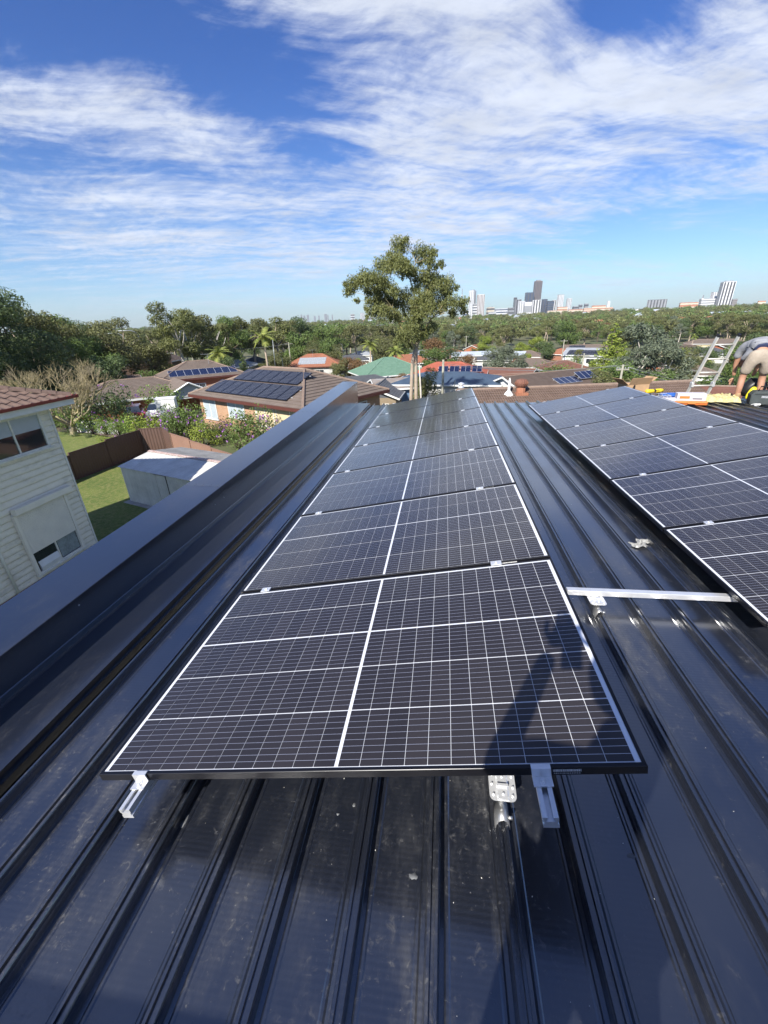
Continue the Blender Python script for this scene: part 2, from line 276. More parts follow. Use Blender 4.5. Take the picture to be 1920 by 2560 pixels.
def leafmat(name, dark, light, trans=0.25, vs=0.35):
    m = bpy.data.materials.new(name); MATS[name] = m; m.use_nodes = True; N = m.node_tree.nodes; L = m.node_tree.links; b = N['Principled BSDF']; out = N['Material Output']
    geo = N.new('ShaderNodeNewGeometry'); oi = N.new('ShaderNodeObjectInfo'); tc = N.new('ShaderNodeTexCoord')
    nz = N.new('ShaderNodeTexNoise'); nz.inputs['Scale'].default_value = vs; nz.inputs['Detail'].default_value = 3; L.new(tc.outputs['Object'], nz.inputs[0])
    a = N.new('ShaderNodeMath'); a.operation = 'MULTIPLY_ADD'; L.new(geo.outputs['Random Per Island'], a.inputs[0]); a.inputs[1].default_value = 0.55; L.new(nz.outputs[0], a.inputs[2])
    a2 = N.new('ShaderNodeMath'); a2.operation = 'MULTIPLY_ADD'; L.new(oi.outputs['Random'], a2.inputs[0]); a2.inputs[1].default_value = 0.28; L.new(a.outputs[0], a2.inputs[2])
    r = N.new('ShaderNodeValToRGB'); L.new(a2.outputs[0], r.inputs[0]); r.color_ramp.elements[0].position = 0.45; r.color_ramp.elements[1].position = 1.15 if False else 1.0
    r.color_ramp.elements[0].color = (*dark, 1); r.color_ramp.elements[1].color = (*light, 1)
    L.new(r.outputs[0], b.inputs['Base Color']); b.inputs['Roughness'].default_value = 0.55; b.inputs['Specular IOR Level'].default_value = 0.35
    t = N.new('ShaderNodeBsdfTranslucent'); L.new(r.outputs[0], t.inputs[0]); mx = N.new('ShaderNodeMixShader'); mx.inputs[0].default_value = trans
    L.new(b.outputs[0], mx.inputs[1]); L.new(t.outputs[0], mx.inputs[2]); L.new(mx.outputs[0], out.inputs[0]); return m
leafmat('leaf_gum', (0.080, 0.102, 0.032), (0.196, 0.210, 0.072)); leafmat('leaf_green', (0.051, 0.087, 0.023), (0.152, 0.217, 0.058)); leafmat('leaf_dark', (0.042, 0.070, 0.030), (0.115, 0.160, 0.060)); leafmat('leaf_lime', (0.109, 0.167, 0.026), (0.290, 0.348, 0.058))
leafmat('leaf_olive', (0.087, 0.096, 0.035), (0.174, 0.181, 0.070)); leafmat('leaf_greygreen', (0.080, 0.104, 0.070), (0.174, 0.203, 0.131)); leafmat('leaf_palm', (0.087, 0.138, 0.029), (0.304, 0.334, 0.080)); leafmat('leaf_rust', (0.109, 0.072, 0.032), (0.232, 0.138, 0.065)); leafmat('petal_purple', (0.26, 0.075, 0.36), (0.50, 0.22, 0.60), 0.3); leafmat('leaf_garden', (0.065, 0.123, 0.026), (0.210, 0.297, 0.061))
# ------------------------------------------------------------------ mesh helpers
class MB:
    def __init__(s): s.v = []; s.f = []
    def quad(s, a, b, c, d):
        i = len(s.v); s.v += [tuple(a), tuple(b), tuple(c), tuple(d)]; s.f.append((i, i + 1, i + 2, i + 3)); return s
    def poly(s, pts): i = len(s.v); s.v += [tuple(p) for p in pts]; s.f.append(tuple(range(i, i + len(pts)))); return s
    def box(s, x0, x1, y0, y1, z0, z1, M=None):
        p = [Vector((x, y, z)) for z in (z0, z1) for y in (y0, y1) for x in (x0, x1)]
        if M is not None: p = [M @ q for q in p]
        i = len(s.v); s.v += [tuple(q) for q in p]
        s.f += [tuple(i + k for k in q) for q in ((0, 2, 3, 1), (4, 5, 7, 6), (0, 1, 5, 4), (2, 6, 7, 3), (0, 4, 6, 2), (1, 3, 7, 5))]; return s
    def tube(s, pts, rad, n=8, cap=True):
        pts = [Vector(p) for p in pts]; rad = rad if isinstance(rad, (list, tuple)) else [rad] * len(pts); rings = []
        for k, p in enumerate(pts):
            d = (pts[min(k + 1, len(pts) - 1)] - pts[max(k - 1, 0)]).normalized()
            a = d.cross(Vector((0, 0, 1)) if abs(d.z) < 0.95 else Vector((1, 0, 0))).normalized(); b = d.cross(a)
            i = len(s.v); rings.append(i)
            for j in range(n): t = 2 * math.pi * j / n; s.v.append(tuple(p + (a * math.cos(t) + b * math.sin(t)) * rad[k]))
        for q in range(len(rings) - 1):
            for j in range(n): a, b = rings[q], rings[q + 1]; s.f.append((a + j, a + (j + 1) % n, b + (j + 1) % n, b + j))
        if cap: s.f.append(tuple(rings[0] + j for j in range(n))[::-1]); s.f.append(tuple(rings[-1] + j for j in range(n)))
        return s
    def prism(s, prof, y0, y1, M=None, closed=True):
        """profile of (x,z) points pulled along y"""
        n = len(prof); i = len(s.v)
        for y in (y0, y1):
            for (x, z) in prof: p = Vector((x, y, z)); s.v.append(tuple(M @ p if M is not None else p))
        rng = range(n) if closed else range(n - 1)
        for k in rng: a, b = i + k, i + (k + 1) % n; s.f.append((a, b, b + n, a + n))
        if closed: s.f.append(tuple(i + k for k in range(n))[::-1]); s.f.append(tuple(i + n + k for k in range(n)))
        return s
    def lathe(s, prof, n=16, M=None):
        i = len(s.v)
        for (r, z) in prof:
            for j in range(n): t = 2 * math.pi * j / n; p = Vector((r * math.cos(t), r * math.sin(t), z)); s.v.append(tuple(M @ p if M is not None else p))
        for q in range(len(prof) - 1):
            for j in range(n): a = i + q * n; b = a + n; s.f.append((a + j, a + (j + 1) % n, b + (j + 1) % n, b + j))
        return s
    def mesh(s, name, m, smooth=False):
        me = bpy.data.meshes.new(name); me.from_pydata(s.v, [], s.f); me.materials.append(MATS[m] if isinstance(m, str) else m)
        if smooth: me.polygons.foreach_set('use_smooth', [True] * len(me.polygons))
        me.update(); return me
    def build(s, name, m, parent=None, smooth=False, loc=None, bevel=0.0):
        o = bpy.data.objects.new(name, s.mesh(name, m, smooth)); C.objects.link(o)
        if parent is not None: o.parent = parent
        if loc is not None: o.location = loc
        if bevel:
            b = o.modifiers.new('bevel', 'BEVEL'); b.width = bevel; b.segments = 2; b.limit_method = 'ANGLE'; b.angle_limit = R(40)
        return o
def link(name, me, parent=None, M=None):
    o = bpy.data.objects.new(name, me); C.objects.link(o)
    if parent is not None: o.parent = parent
    if M is not None: o.matrix_local = M
    return o
def tag(o, label=None, cat=None, group=None, kind=None):
    for k, v in (('label', label), ('category', cat), ('group', group), ('kind', kind)):
        if v is not None: o[k] = v
    return o
def thing(name, label, cat, loc=(0, 0, 0), rz=0.0, group=None, M=None):
    o = bpy.data.objects.new(name, None); C.objects.link(o); o.empty_display_size = 0.2
    if M is not None: o.matrix_world = M
    else: o.location = loc; o.rotation_euler = (0, 0, rz)
    return tag(o, label, cat, group)
def copy_tree(o, parent=None):
    c = o.copy(); C.objects.link(c); c.parent = parent
    for ch in list(o.children): copy_tree(ch, c)
    return c
def basis(u, v, n, p):
    return Matrix(((u.x, v.x, n.x, p[0]), (u.y, v.y, n.y, p[1]), (u.z, v.z, n.z, p[2]), (0, 0, 0, 1)))
# ------------------------------------------------------------------ our roof
DEL = 0.0206; CROSS = 0.008
def axes(th):
    v = Vector((0, math.cos(DEL), -math.sin(DEL))); u0 = Vector((1, 0, 0)); n0 = u0.cross(v)
    u = u0 * math.cos(th) + n0 * math.sin(th); return u, v, u.cross(v)
UR, VR, NRM = axes(CROSS); ROOF = basis(UR, VR, NRM, (0, 0, 0))
CREST = -0.176; PAN = -0.219; YN = -1.62; YF = 9.16; PITCH = 0.2333; RIB0 = 2.1027; KMIN, KMAX = -11, 32
def roofp(x, y, z=PAN): return ROOF @ Vector((x, y, z))
bld = thing('metal_roofed_building', 'building with dark ribbed metal roof and parapet under the solar panels', 'building')
m = MB(); XE = RIB0 + PITCH * KMAX + 0.1
m.box(-1.20, XE, -1.9, 8.9, -5.9, -0.62); m.build('wall', 'render_pale', bld)
for k in range(KMIN, KMAX + 1):
    x0 = RIB0 + PITCH * k; hw = 0.029; p = PITCH
    half = [(0.0, CREST - .009), (.0045, CREST - .009), (.0065, CREST), (.0150, CREST), (.0172, CREST - .004), (.0176, CREST - .012), (.0160, CREST - .020), (.0195, PAN + .006), (.0215, PAN + .0015), (.034, PAN), (.040, PAN + .0035), (.047, PAN + .0035), (.052, PAN + .0005)]
    prof = half + [(p - q, z) for q, z in half[::-1]]
    mb = MB(); mb.prism([(x0 + a, b) for a, b in prof], YN, YF - (0.0 if k % 3 else 0.004), closed=False)
    o = mb.build('roof_pan', 'roof_paint', bld); o.matrix_local = ROOF
# flat flashing between the first rib and the parapet, with a folded edge
mb = MB(); fx = -0.565; wx = -0.885
mb.prism([(wx, CREST + .045), (wx + .004, CREST + .040), (wx + .006, CREST + .010), (wx + .02, CREST + .004), (fx - .02, CREST + .003), (fx, CREST + .001), (fx, PAN + .002), (fx + .012, PAN + .002)], YN, YF + .05, closed=False)
o = mb.build('flashing', 'flashing_paint', bld); o.matrix_local = ROOF
mb = MB(); mb.box(wx - .32, fx, YN, YF, PAN - .05, PAN - .006); o = mb.build('roof_edge_board', 'flashing_paint', bld); o.matrix_local = ROOF
# parapet: inner sheet, level cap with drip edges
PT0, PT1 = 0.035, 0.112; YP0, YP1 = -1.95, 9.33
def ptop(y): return PT0 + (PT1 - PT0) * (y - 0) / 9.3
mb = MB(); zb = -0.9
for X in (wx, wx - .325):
    pass
a = [(wx, YP0, zb), (wx, YP1, zb), (wx, YP1, ptop(YP1) - .006), (wx, YP0, ptop(YP0) - .006)]; b_ = [(q[0] - .325, q[1], q[2]) for q in a]
mb.poly(a[::-1]); mb.poly(b_); mb.poly([a[1], b_[1], b_[2], a[2]]); mb.poly([a[0], a[3], b_[3], b_[0]])
par = mb.build('parapet', 'flashing_paint', bld)
mb = MB(); xo = -1.235; xi = -0.872
for (y0, y1) in ((YP0, 2.6), (2.604, 5.9), (5.904, YP1 + .01)):
    def P(x, y, dz): return (x, y, ptop(y) + dz)
    for (A, B) in (((xi, -.034), (xi, 0.0)), ((xi, 0.0), (xi - .004, .002)), ((xi - .004, .002), (xo + .004, .014)), ((xo + .004, .014), (xo, .010)), ((xo, .010), (xo, -.04))):
        mb.quad(P(A[0], y0, A[1]), P(A[0], y1, A[1]), P(B[0], y1, B[1]), P(B[0], y0, B[1]))
    mb.quad(P(xi, y1, -.034), P(xo, y1, -.04), P(xo, y1, .01), P(xi, y1, 0))
mb.build('parapet_cap', 'flashing_paint', bld)
for (y, z) in ((0.9, .02), (2.45, -.03), (2.62, -.03), (4.4, .04), (5.85, .02), (7.6, .03), (8.9, -.05)):
    mb = MB(); mb.lathe([(0, .004), (.004, .0035), (.0055, 0)], 8, Matrix.Translation((wx, y, z - .035)) @ Matrix.Rotation(R(90), 4, 'Y')); mb.build('screw', 'raw_steel', bld, True)
for y0 in (2.602, 5.902):
    mb = MB(); mb.box(xi - .002, xi + .0015, y0 - .03, y0 + .03, ptop(y0) - .036, ptop(y0) - .001); [mb.quad(*[(x_, y_, ptop(y0) + (.0030 + (xi - .004 - x_) / (xi - xo) * .0118)) for x_, y_ in ((xi - .005, y0 - .028), (xi - .005, y0 + .028), (xo + .006, y0 + .028), (xo + .006, y0 - .028))])]; mb.build('cap_joint', 'flashing_paint', bld)
    for k in range(5):
        for s in (-.015, .015): mb = MB(); mb.lathe([(0, .003), (.0028, .0022), (.0036, 0)], 7, Matrix.Translation((xi - .035 - k * .075, y0 + s, ptop(y0) + .004 + (.031 + k * .075) / (xi - xo) * .0118))); mb.build('rivet', 'flashing_paint', bld, True)
# parapet behind the photographer, whose shadow lies across the near sheets
mb = MB(); mb.box(-1.20, XE, -1.95, -1.635, -0.9, 0.765); mb.build('parapet', 'flashing_paint', bld)
mb = MB(); mb.prism([(-1.97, .72), (-1.97, .785), (-1.62, .775), (-1.62, .72)], -1.21, XE, Matrix(((0, 1, 0, 0), (1, 0, 0, 0), (0, 0, 1, 0), (0, 0, 0, 1)))); mb.build('parapet_cap', 'flashing_paint', bld)
# gutter at the low end
mb = MB(); mb.prism([(YF - .03, PAN - .13), (YF + .11, PAN - .13), (YF + .125, PAN - .02), (YF + .12, PAN - .02), (YF + .105, PAN - .12), (YF - .03, PAN - .12)], fx, XE, ROOF @ Matrix(((0, 1, 0, 0), (1, 0, 0, 0), (0, 0, 1, 0), (0, 0, 0, 1)))); mb.build('gutter', 'flashing_paint', bld)
# ------------------------------------------------------------------ solar arrays
PW, PD, GAP = 1.754, 1.096, 0.020
def frame_mesh():
    m = MB(); t = .011; h = .030
    def bar(p0, p1, ins):       # outer edge p0->p1, inward normal ins, mitred
        p0 = Vector((*p0, 0)); p1 = Vector((*p1, 0)); d = (p1 - p0).normalized(); i = Vector((*ins, 0))
        a, b = p0, p1; ai, bi = p0 + (i + d) * t, p1 + (i - d) * t; D = Vector((0, 0, -h)); bev = Vector((0, 0, -.0012)); e = i * .0012
        m.quad(a + e, b + e, bi, ai); m.quad(a + bev, b + bev, b + e, a + e); m.quad(a + D, b + D, b + bev, a + bev)
        m.quad(ai, bi, bi + Vector((0, 0, -.004)), ai + Vector((0, 0, -.004)))
        fl = i * .028; m.quad(a + D, a + D + fl, b + D + fl, b + D); w = i * .0018; m.quad(a + D + w, a + w + Vector((0, 0, -.004)), b + w + Vector((0, 0, -.004)), b + D + w)
    bar((0, 0), (PW, 0), (0, 1)); bar((PW, 0), (PW, PD), (-1, 0)); bar((PW, PD), (0, PD), (0, -1)); bar((0, PD), (0, 0), (1, 0))
    return m.mesh('frame', 'black_frame')
FRAME = frame_mesh()
BACK = MB().quad((.004, .004, -.0022), (PW - .004, .004, -.0022), (PW - .004, PD - .004, -.0022), (.004, PD - .004, -.0022)).quad((.004, .004, -.006), (.004, PD - .004, -.006), (PW - .004, PD - .004, -.006), (PW - .004, .004, -.006)).mesh('backsheet', 'backsheet')
CW, CD = .0688, .2085
cc = .0015
CELL = MB().poly([(cc, 0, 0), (CW - cc, 0, 0), (CW, cc, 0), (CW, CD - cc, 0), (CW - cc, CD, 0), (cc, CD, 0), (0, CD - cc, 0), (0, cc, 0)]).mesh('cell', 'cell')
xs = []; x = (PW - (24 * CW + 22 * .0017 + .013)) / 2
for i in range(24): xs.append(x); x += CW + (.013 if i == 11 else .0017)
ys = []; y = .0145
for j in range(5): ys.append(y); y += CD + (.0075 if j == 2 else .0030)
def sticker_mesh():
    m = MB(); Y = -.0009; x = 1.515; m.v = []; rr = random.Random(3)
    m.quad((1.505, Y + .0003, -.0265), (1.60, Y + .0003, -.0265), (1.60, Y + .0003, -.004), (1.505, Y + .0003, -.004))
    while x < 1.588:
        w = rr.choice((.0012, .0022, .0036)); m.quad((x, Y, -.016), (x + w, Y, -.016), (x + w, Y, -.0065), (x, Y, -.0065)); x += w + rr.choice((.0010, .0016))
    x = 1.517
    while x < 1.585: w = rr.choice((.0025, .004)); m.quad((x, Y, -.0235), (x + w, Y, -.0235), (x + w, Y, -.0208), (x, Y, -.0208)); x += w + .002
    me = m.mesh('barcode_label', 'white_sticker'); me.materials.append(MATS['black_frame']); me.polygons[0].material_index = 1; return me
STICK = sticker_mesh()
def solar_panel(M, label, group):
    t = thing('solar_module', label, 'solar panel', M=M, group=group)
    link('frame', FRAME, t); b = link('backsheet', BACK, t); link('barcode_label', STICK, t)
    for j in range(5):
        for i in range(24): link('cell', CELL, t, Matrix.Translation((xs[i], ys[j], -.0012)))
    return t
TL, TR_ = 0.1845, 0.1934
UL, VL, NL = axes(TL); URR, VRR, NRR = axes(TR_); ORG = Vector((2.8232, 1.1239, -0.0494))
ORD = ['nearest', 'second', 'third', 'fourth', 'fifth', 'sixth', 'farthest']
for k in range(7):
    p = VL * (k * (PD + GAP))
    lab = ['nearest black solar panel of the long row, with the photographer\'s shadow on it', 'second black solar panel from the near end of the long row beside the parapet', 'third black solar panel from the near end of the long row beside the parapet', 'middle black solar panel of the seven in the long row beside the parapet', 'third black solar panel from the far end of the long row beside the parapet', 'last but one black solar panel at the far end of the row by the parapet', 'farthest black solar panel of the row by the parapet, reflecting the tree'][k]
    solar_panel(basis(UL, VL, NL, p), lab, 'black solar panels in the row beside the parapet')
for k in range(6):
    p = ORG + VRR * (k * (PD + GAP))
    lab = ['nearest black solar panel of the row cut by the right picture edge', 'second nearest black solar panel of the row behind the loose white rail', 'third nearest black solar panel of the row behind the loose white rail', 'third farthest black solar panel of the row leading to the worker', 'last but one black solar panel of the row, beside the orange tool case', 'farthest black solar panel of the row that ends at the cardboard box'][k]
    solar_panel(basis(URR, VRR, NRR, p), lab, 'black solar panels in the row towards the worker')
# rails with their clamps
RAILP = [(-.02, -.071), (.02, -.071), (.02, -.058), (.017, -.056), (.017, -.047), (.02, -.045), (.02, -.031), (.0075, -.031), (.0075, -.035), (.013, -.036), (.013, -.047), (-.013, -.047), (-.013, -.036), (-.0075, -.035), (-.0075, -.031), (-.02, -.031), (-.02, -.045), (-.017, -.047), (-.017, -.056), (-.02, -.058)]
CL = .046
def end_clamp_mesh(s):
    m = MB(); x0, x1 = -.026, .026
    m.box(x0, x1, .008 * s if s > 0 else -.008 * -s - 0, 0, .0006, .0036) if False else None
    m.box(x0, x1, -.006, .009, .0004, .0036); m.box(x0, x1, -.0062, -.0024, -.030, .0003); m.box(x0, x1, -.034, -.0064, -.0305, -.0265)
    m.lathe([(0, .006), (.0045, .006), (.0045, .001), (.0085, .001), (.0085, -.003), (0, -.003)], 12, Matrix.Translation((0, -.020, -.0235)))
    m.lathe([(.004, -.02), (.004, -.045)], 8, Matrix.Translation((0, -.020, 0)))
    return m.mesh('end_clamp', 'aluminium')
ECL = end_clamp_mesh(1)
def mid_clamp_mesh():
    m = MB(); w = GAP / 2
    m.box(-.027, .027, -w - .009, w + .009, .0006, .0042); m.box(-.027, .027, -w + .002, w - .002, -.030, .0005)
    m.lathe([(.0085, .0042), (.0085, .0068), (.0055, .0075), (.0050, .0050), (0, .0048)], 12); return m.mesh('mid_clamp', 'aluminium')
MCL = mid_clamp_mesh()
def rail(base, u, v, n, x, y0, y1, rows, label, group):
    M = basis(u, v, n, base + u * x); t = thing('mounting_rail', label, 'rail', M=M, group=group)
    mb = MB(); mb.prism(RAILP, y0, y1); mb.build('rail_profile', 'aluminium', t)
    link('end_clamp', ECL, t)
    link('end_clamp', ECL, t, Matrix.Translation((0, rows * (PD + GAP) - GAP, 0)) @ Matrix.Rotation(math.pi, 4, 'Z'))
    for k in range(1, rows): link('mid_clamp', MCL, t, Matrix.Translation((0, k * (PD + GAP) - GAP / 2, 0)))
rail(Vector((0, 0, 0)), UL, VL, NL, .17, -.098, 7.86, 7, 'silver aluminium rail with clamps under the parapet side of the long panel row', 'aluminium rails under the panels')
rail(Vector((0, 0, 0)), UL, VL, NL, 1.483, -.112, 7.86, 7, 'silver aluminium rail with clamps under the raised side of the long panel row', 'aluminium rails under the panels')
rail(ORG, URR, VRR, NRR, .30, -.06, 6.74, 6, 'silver aluminium rail under the low side of the panel row leading to the worker', 'aluminium rails under the panels')
rail(ORG, URR, VRR, NRR, 1.45, -.06, 6.74, 6, 'silver aluminium rail under the raised side of the panel row leading to the worker', 'aluminium rails under the panels')
# roof feet clamped on the ribs, cross rails and tilt legs
def foot_mesh(kind):
    m = MB()
    if kind == 'plate':      # folded plate with rounded corners, pressed ribs
        pts = []; w, l, r = .046, .052, .018
        for (cx, cy, a0) in ((w - r, l - r, 0), (-w + r, l - r, 90), (-w + r, -l + r, 180), (w - r, -l + r, 270)):
            for q in range(5): t = R(a0 + q * 22.5); pts.append((cx + r * math.cos(t), cy + r * math.sin(t)))
        zt = lambda x: .006 if abs(x) < .02 else 0.0
        m.poly([(x, y, .0) for x, y in pts]); m.poly([(x, y, -.004) for x, y in pts[::-1]])
        n = len(pts)
        for i in range(n): a, b = pts[i], pts[(i + 1) % n]; m.quad((*a, -.004), (*b, -.004), (*b, 0), (*a, 0))
        m.prism([(-.022, .0004), (-.016, .010), (.014, .010), (.021, .0004)], -.050, .048)
        m.box(-.020, .018, -.012, -.004, .0114, .020)
        for (x, y) in ((-.034, .032), (-.036, .0), (-.033, -.034), (.035, .03), (.036, -.006), (.033, -.034), (0, .022), (0, -.034)):
            m.lathe([(0, .007), (.003, .0065), (.0048, .001), (.0048, -.001)], 8, Matrix.Translation((x, y, .0105 if abs(x) < .02 else .001)))
    else:                    # half-round saddle over the rib
        pr = []
        for q in range(9): t = math.pi * q / 8; pr.append((.026 * math.cos(t), .052 * math.sin(t) - .030))
        for q in range(8, -1, -1): t = math.pi * q / 8; pr.append((.022 * math.cos(t), .047 * math.sin(t) - .030))
        m.prism(pr, -.022, .050); m.tube([(.02, .0, .0), (.034, .0, .0)], .006, 8)
    return m
def roof_foot(x, y, label, tilt=0.0, rise=.05):
    M = ROOF @ Matrix.Translation((x, y, CREST)); t = thing('rib_bracket', label, 'bracket', M=M, group='silver brackets clamped on the roof ribs')
    foot_mesh('saddle').build('saddle', 'raw_steel', t, True, loc=(0, -.045, .0))
    o = foot_mesh('plate').build('plate', 'aluminium', t); o.matrix_local = Matrix.Translation((0.004, .03, rise)) @ Matrix.Rotation(tilt, 4, 'X')
    m = MB(); m.box(-.012, .012, .0, .06, .021, rise - .005); m.build('spacer', 'aluminium', t)
roof_foot(1.4028, .165, 'silver screwed bracket on a rib below the edge of the nearest panel', R(9), .058)
roof_foot(2.1027, 1.372, 'silver bracket on a rib carrying the loose white rail', 0.0, .036)
def cross_rail(x0, x1, y, label, z=.040):
    M = ROOF @ Matrix.Translation((0, y, CREST + z)); m = MB(); m.prism([(-.0185, 0), (.0185, 0), (.0185, .030), (.0165, .033), (-.0165, .033), (-.0185, .030)], x0, x1, Matrix(((0, 1, 0, 0), (1, 0, 0, 0), (0, 0, 1, 0), (0, 0, 0, 1))))
    o = m.build('cross_rail', 'aluminium'); o.matrix_world = M; tag(o, label, 'rail', 'cross rails lying over the roof ribs'); return o
cross_rail(1.945, 4.4, 1.452, 'bare white aluminium rail lying across the ribs between both panel rows')
for (y, nm) in ((.62, 'first'), (2.7, 'second'), (4.9, 'third'), (7.1, 'last')): cross_rail(.05, 1.62, y, 'aluminium cross rail hidden in the shade under the long panel row, %s from near end' % nm)
for (y, nm) in ((3.4, 'second'), (5.6, 'third'), (7.5, 'last')): cross_rail(2.92, 4.4, y, 'aluminium cross rail in the shade under the panel row by the worker, %s of four' % nm)
def tilt_leg(base, u, v, n, x, roofy, label):
    top = base + u * x + n * -.069; d = v.normalized(); tt = (roofy - (top.y)) / d.y; top = top + d * tt
    inv = ROOF.inverted() @ top; z0 = CREST + .0735; m = MB(); m.box(inv.x - .004, inv.x + .004, inv.y - .02, inv.y + .02, z0, inv.z - .001); m.box(inv.x - .02, inv.x + .02, inv.y - .02, inv.y + .02, z0, z0 + .004)
    o = m.build('tilt_leg', 'aluminium'); o.matrix_world = ROOF; tag(o, label, 'bracket', 'tilt legs holding the panel rows up')
for i, y in enumerate((.62, 2.7, 4.9, 7.1)):
    for x, nm in ((.17, 'short'), (1.483, 'tall')): tilt_leg(Vector((0, 0, 0)), UL, VL, NL, x, y, '%s aluminium leg under the long panel row, %s from near end' % (nm, ('first', 'second', 'third', 'last')[i]))
for i, y in enumerate((1.452, 3.4, 5.6, 7.5)):
    for x, nm in ((.30, 'short'), (1.45, 'tall')): tilt_leg(ORG, URR, VRR, NRR, x, y, '%s aluminium leg under the panel row by the worker, %s from near end' % (nm, ('first', 'second', 'third', 'last')[i]))
# ------------------------------------------------------------------ foliage helpers
def leaf_cloud(blobs, per, size, droop=0.0, asp=0.45, rng=None, shell=0.5, outward=0.6):
    """many small leaf faces through a set of ellipsoid clumps (cx,cy,cz,rx,ry,rz)"""
    rng = rng or NR; V = []
    for (cx, cy, cz, rx, ry, rz) in blobs:
        n = max(6, int(per * (rx * ry * rz) ** (2 / 3.0)))
        d = rng.normal(size=(n, 3)); d /= np.linalg.norm(d, axis=1)[:, None]
        rad = shell + (1 - shell) * rng.random(n) ** 0.6
        ph = rng.random(3) * 6; rad *= 1 + 0.16 * np.sin(d[:, 0] * 5 + ph[0]) + 0.14 * np.sin(d[:, 1] * 6 + ph[1] + d[:, 2] * 4)
        p = d * rad[:, None] * np.array([rx, ry, rz]) + np.array([cx, cy, cz])
        nrm = d * outward + rng.normal(size=(n, 3)) * 0.55 + np.array([0, 0, 0.25]); nrm /= np.linalg.norm(nrm, axis=1)[:, None]
        t = rng.normal(size=(n, 3)); t[:, 2] -= droop; t -= nrm * (t * nrm).sum(1)[:, None]; t /= np.linalg.norm(t, axis=1)[:, None] + 1e-9
        b = np.cross(nrm, t); s = size * (0.6 + 0.8 * rng.random(n))[:, None]
        V.append(np.stack([p - t * s * .5, p + b * s * asp * .5, p + t * s * .5, p - b * s * asp * .5], 1).reshape(-1, 3))
    return np.concatenate(V)
def leaf_mesh(name, V, m):
    n = len(V) // 4; me = bpy.data.meshes.new(name)
    me.vertices.add(n * 4); me.vertices.foreach_set('co', V.astype(np.float32).ravel()); me.loops.add(n * 4); me.loops.foreach_set('vertex_index', np.arange(n * 4, dtype=np.int32))
    me.polygons.add(n); me.polygons.foreach_set('loop_start', np.arange(0, n * 4, 4, dtype=np.int32)); me.polygons.foreach_set('loop_total', np.full(n, 4, dtype=np.int32))
    me.materials.append(MATS[m]); me.update(); me.validate(); return me
def limb(m, a, b, r0, r1, rng, bend=0.12, n=5, sides=6):
    a = Vector(a); b = Vector(b); L = (b - a).length; pts = []; rad = []
    off = Vector((rng.uniform(-1, 1), rng.uniform(-1, 1), rng.uniform(-.3, .6))) * L * bend
    for i in range(n): t = i / (n - 1); pts.append(a.lerp(b, t) + off * math.sin(math.pi * t)); rad.append(r0 + (r1 - r0) * t)
    m.tube(pts, rad, sides, cap=False); return pts
PROTO = {}
def tree_proto(key, kind, h, seed, leaf, bark):
    """crown and trunk meshes of one tree shape, height h, base at the origin"""
    rg = random.Random(seed); rn = np.random.default_rng(seed); m = MB(); blobs = []
    if kind == 'gum':
        top = Vector((rg.uniform(-.6, .6), rg.uniform(-.6, .6), h * .62)); limb(m, (0, 0, -.6), top, h * .022, h * .012, rg, .04, 6, 7)
        for i in range(13):
            a = rg.uniform(0, 6.28); rr = h * rg.uniform(.10, .27); z = h * rg.uniform(.48, .95); rr *= 1.15 - abs(z / h - .68) * 1.6
            c = Vector((rr * math.cos(a), rr * math.sin(a), z)); f = rg.uniform(.40, .62); s = Vector((0, 0, 0)).lerp(top, min(1, f + .3))
            limb(m, s, c, h * .009, h * .003, rg, .14, 5, 5); q = h * rg.uniform(.065, .115); blobs.append((*c, q * 1.2, q * 1.2, q * .8))
        per, size, droop = 330, h * .030, .9
    elif kind == 'round':
        top = Vector((0, 0, h * .5)); limb(m, (0, 0, -.6), top, h * .026, h * .014, rg, .03, 5, 7)
        for i in range(17):
            a = rg.uniform(0, 6.28); z = h * rg.uniform(.26, .90); e = math.sqrt(max(.05, 1 - ((z / h - .52) / .46) ** 2)); rr = h * .30 * e * rg.uniform(.35, 1.0)
            c = Vector((rr * math.cos(a), rr * math.sin(a), z)); limb(m, Vector((0, 0, 0)).lerp(top, rg.uniform(.6, 1)), c, h * .008, h * .003, rg, .1, 4, 5)
            q = h * rg.uniform(.10, .15); blobs.append((*c, q * 1.1, q * 1.1, q * .92))
        per, size, droop = 300, h * .030, .3
    elif kind == 'cone':
        limb(m, (0, 0, -.6), (0, 0, h * .9), h * .02, h * .004, rg, .01, 5, 7)
        for i in range(22):
            z = h * (.08 + .88 * i / 21); rr = h * .21 * (1 - z / h) + .15; a = i * 2.4; c = Vector((rr * .6 * math.cos(a), rr * .6 * math.sin(a), z)); q = max(.25, rr * .75); blobs.append((*c, q, q, q * .75))
        per, size, droop = 380, h * .028, .2
    elif kind == 'bush':
        for i in range(9):
            a = rg.uniform(0, 6.28); rr = h * rg.uniform(.05, .38); z = h * rg.uniform(.22, .72); c = (rr * math.cos(a), rr * math.sin(a), z); q = h * rg.uniform(.20, .29)
            limb(m, (0, 0, -.1), c, h * .02, h * .008, rg, .1, 4, 5); blobs.append((*c, q, q, q))
        per, size, droop = 620, h * .050, .2
    if h > 16: per, size = per * 2.6, size * .58
    V = leaf_cloud(blobs, per / (h / 10.0) ** 1.33 if kind != 'bush' else per / (h / 2.2) ** 1.33, size, droop, .5, rn)
    PROTO[key] = (leaf_mesh('crown', V, leaf), m.mesh('trunk', bark, True), h); return PROTO[key]
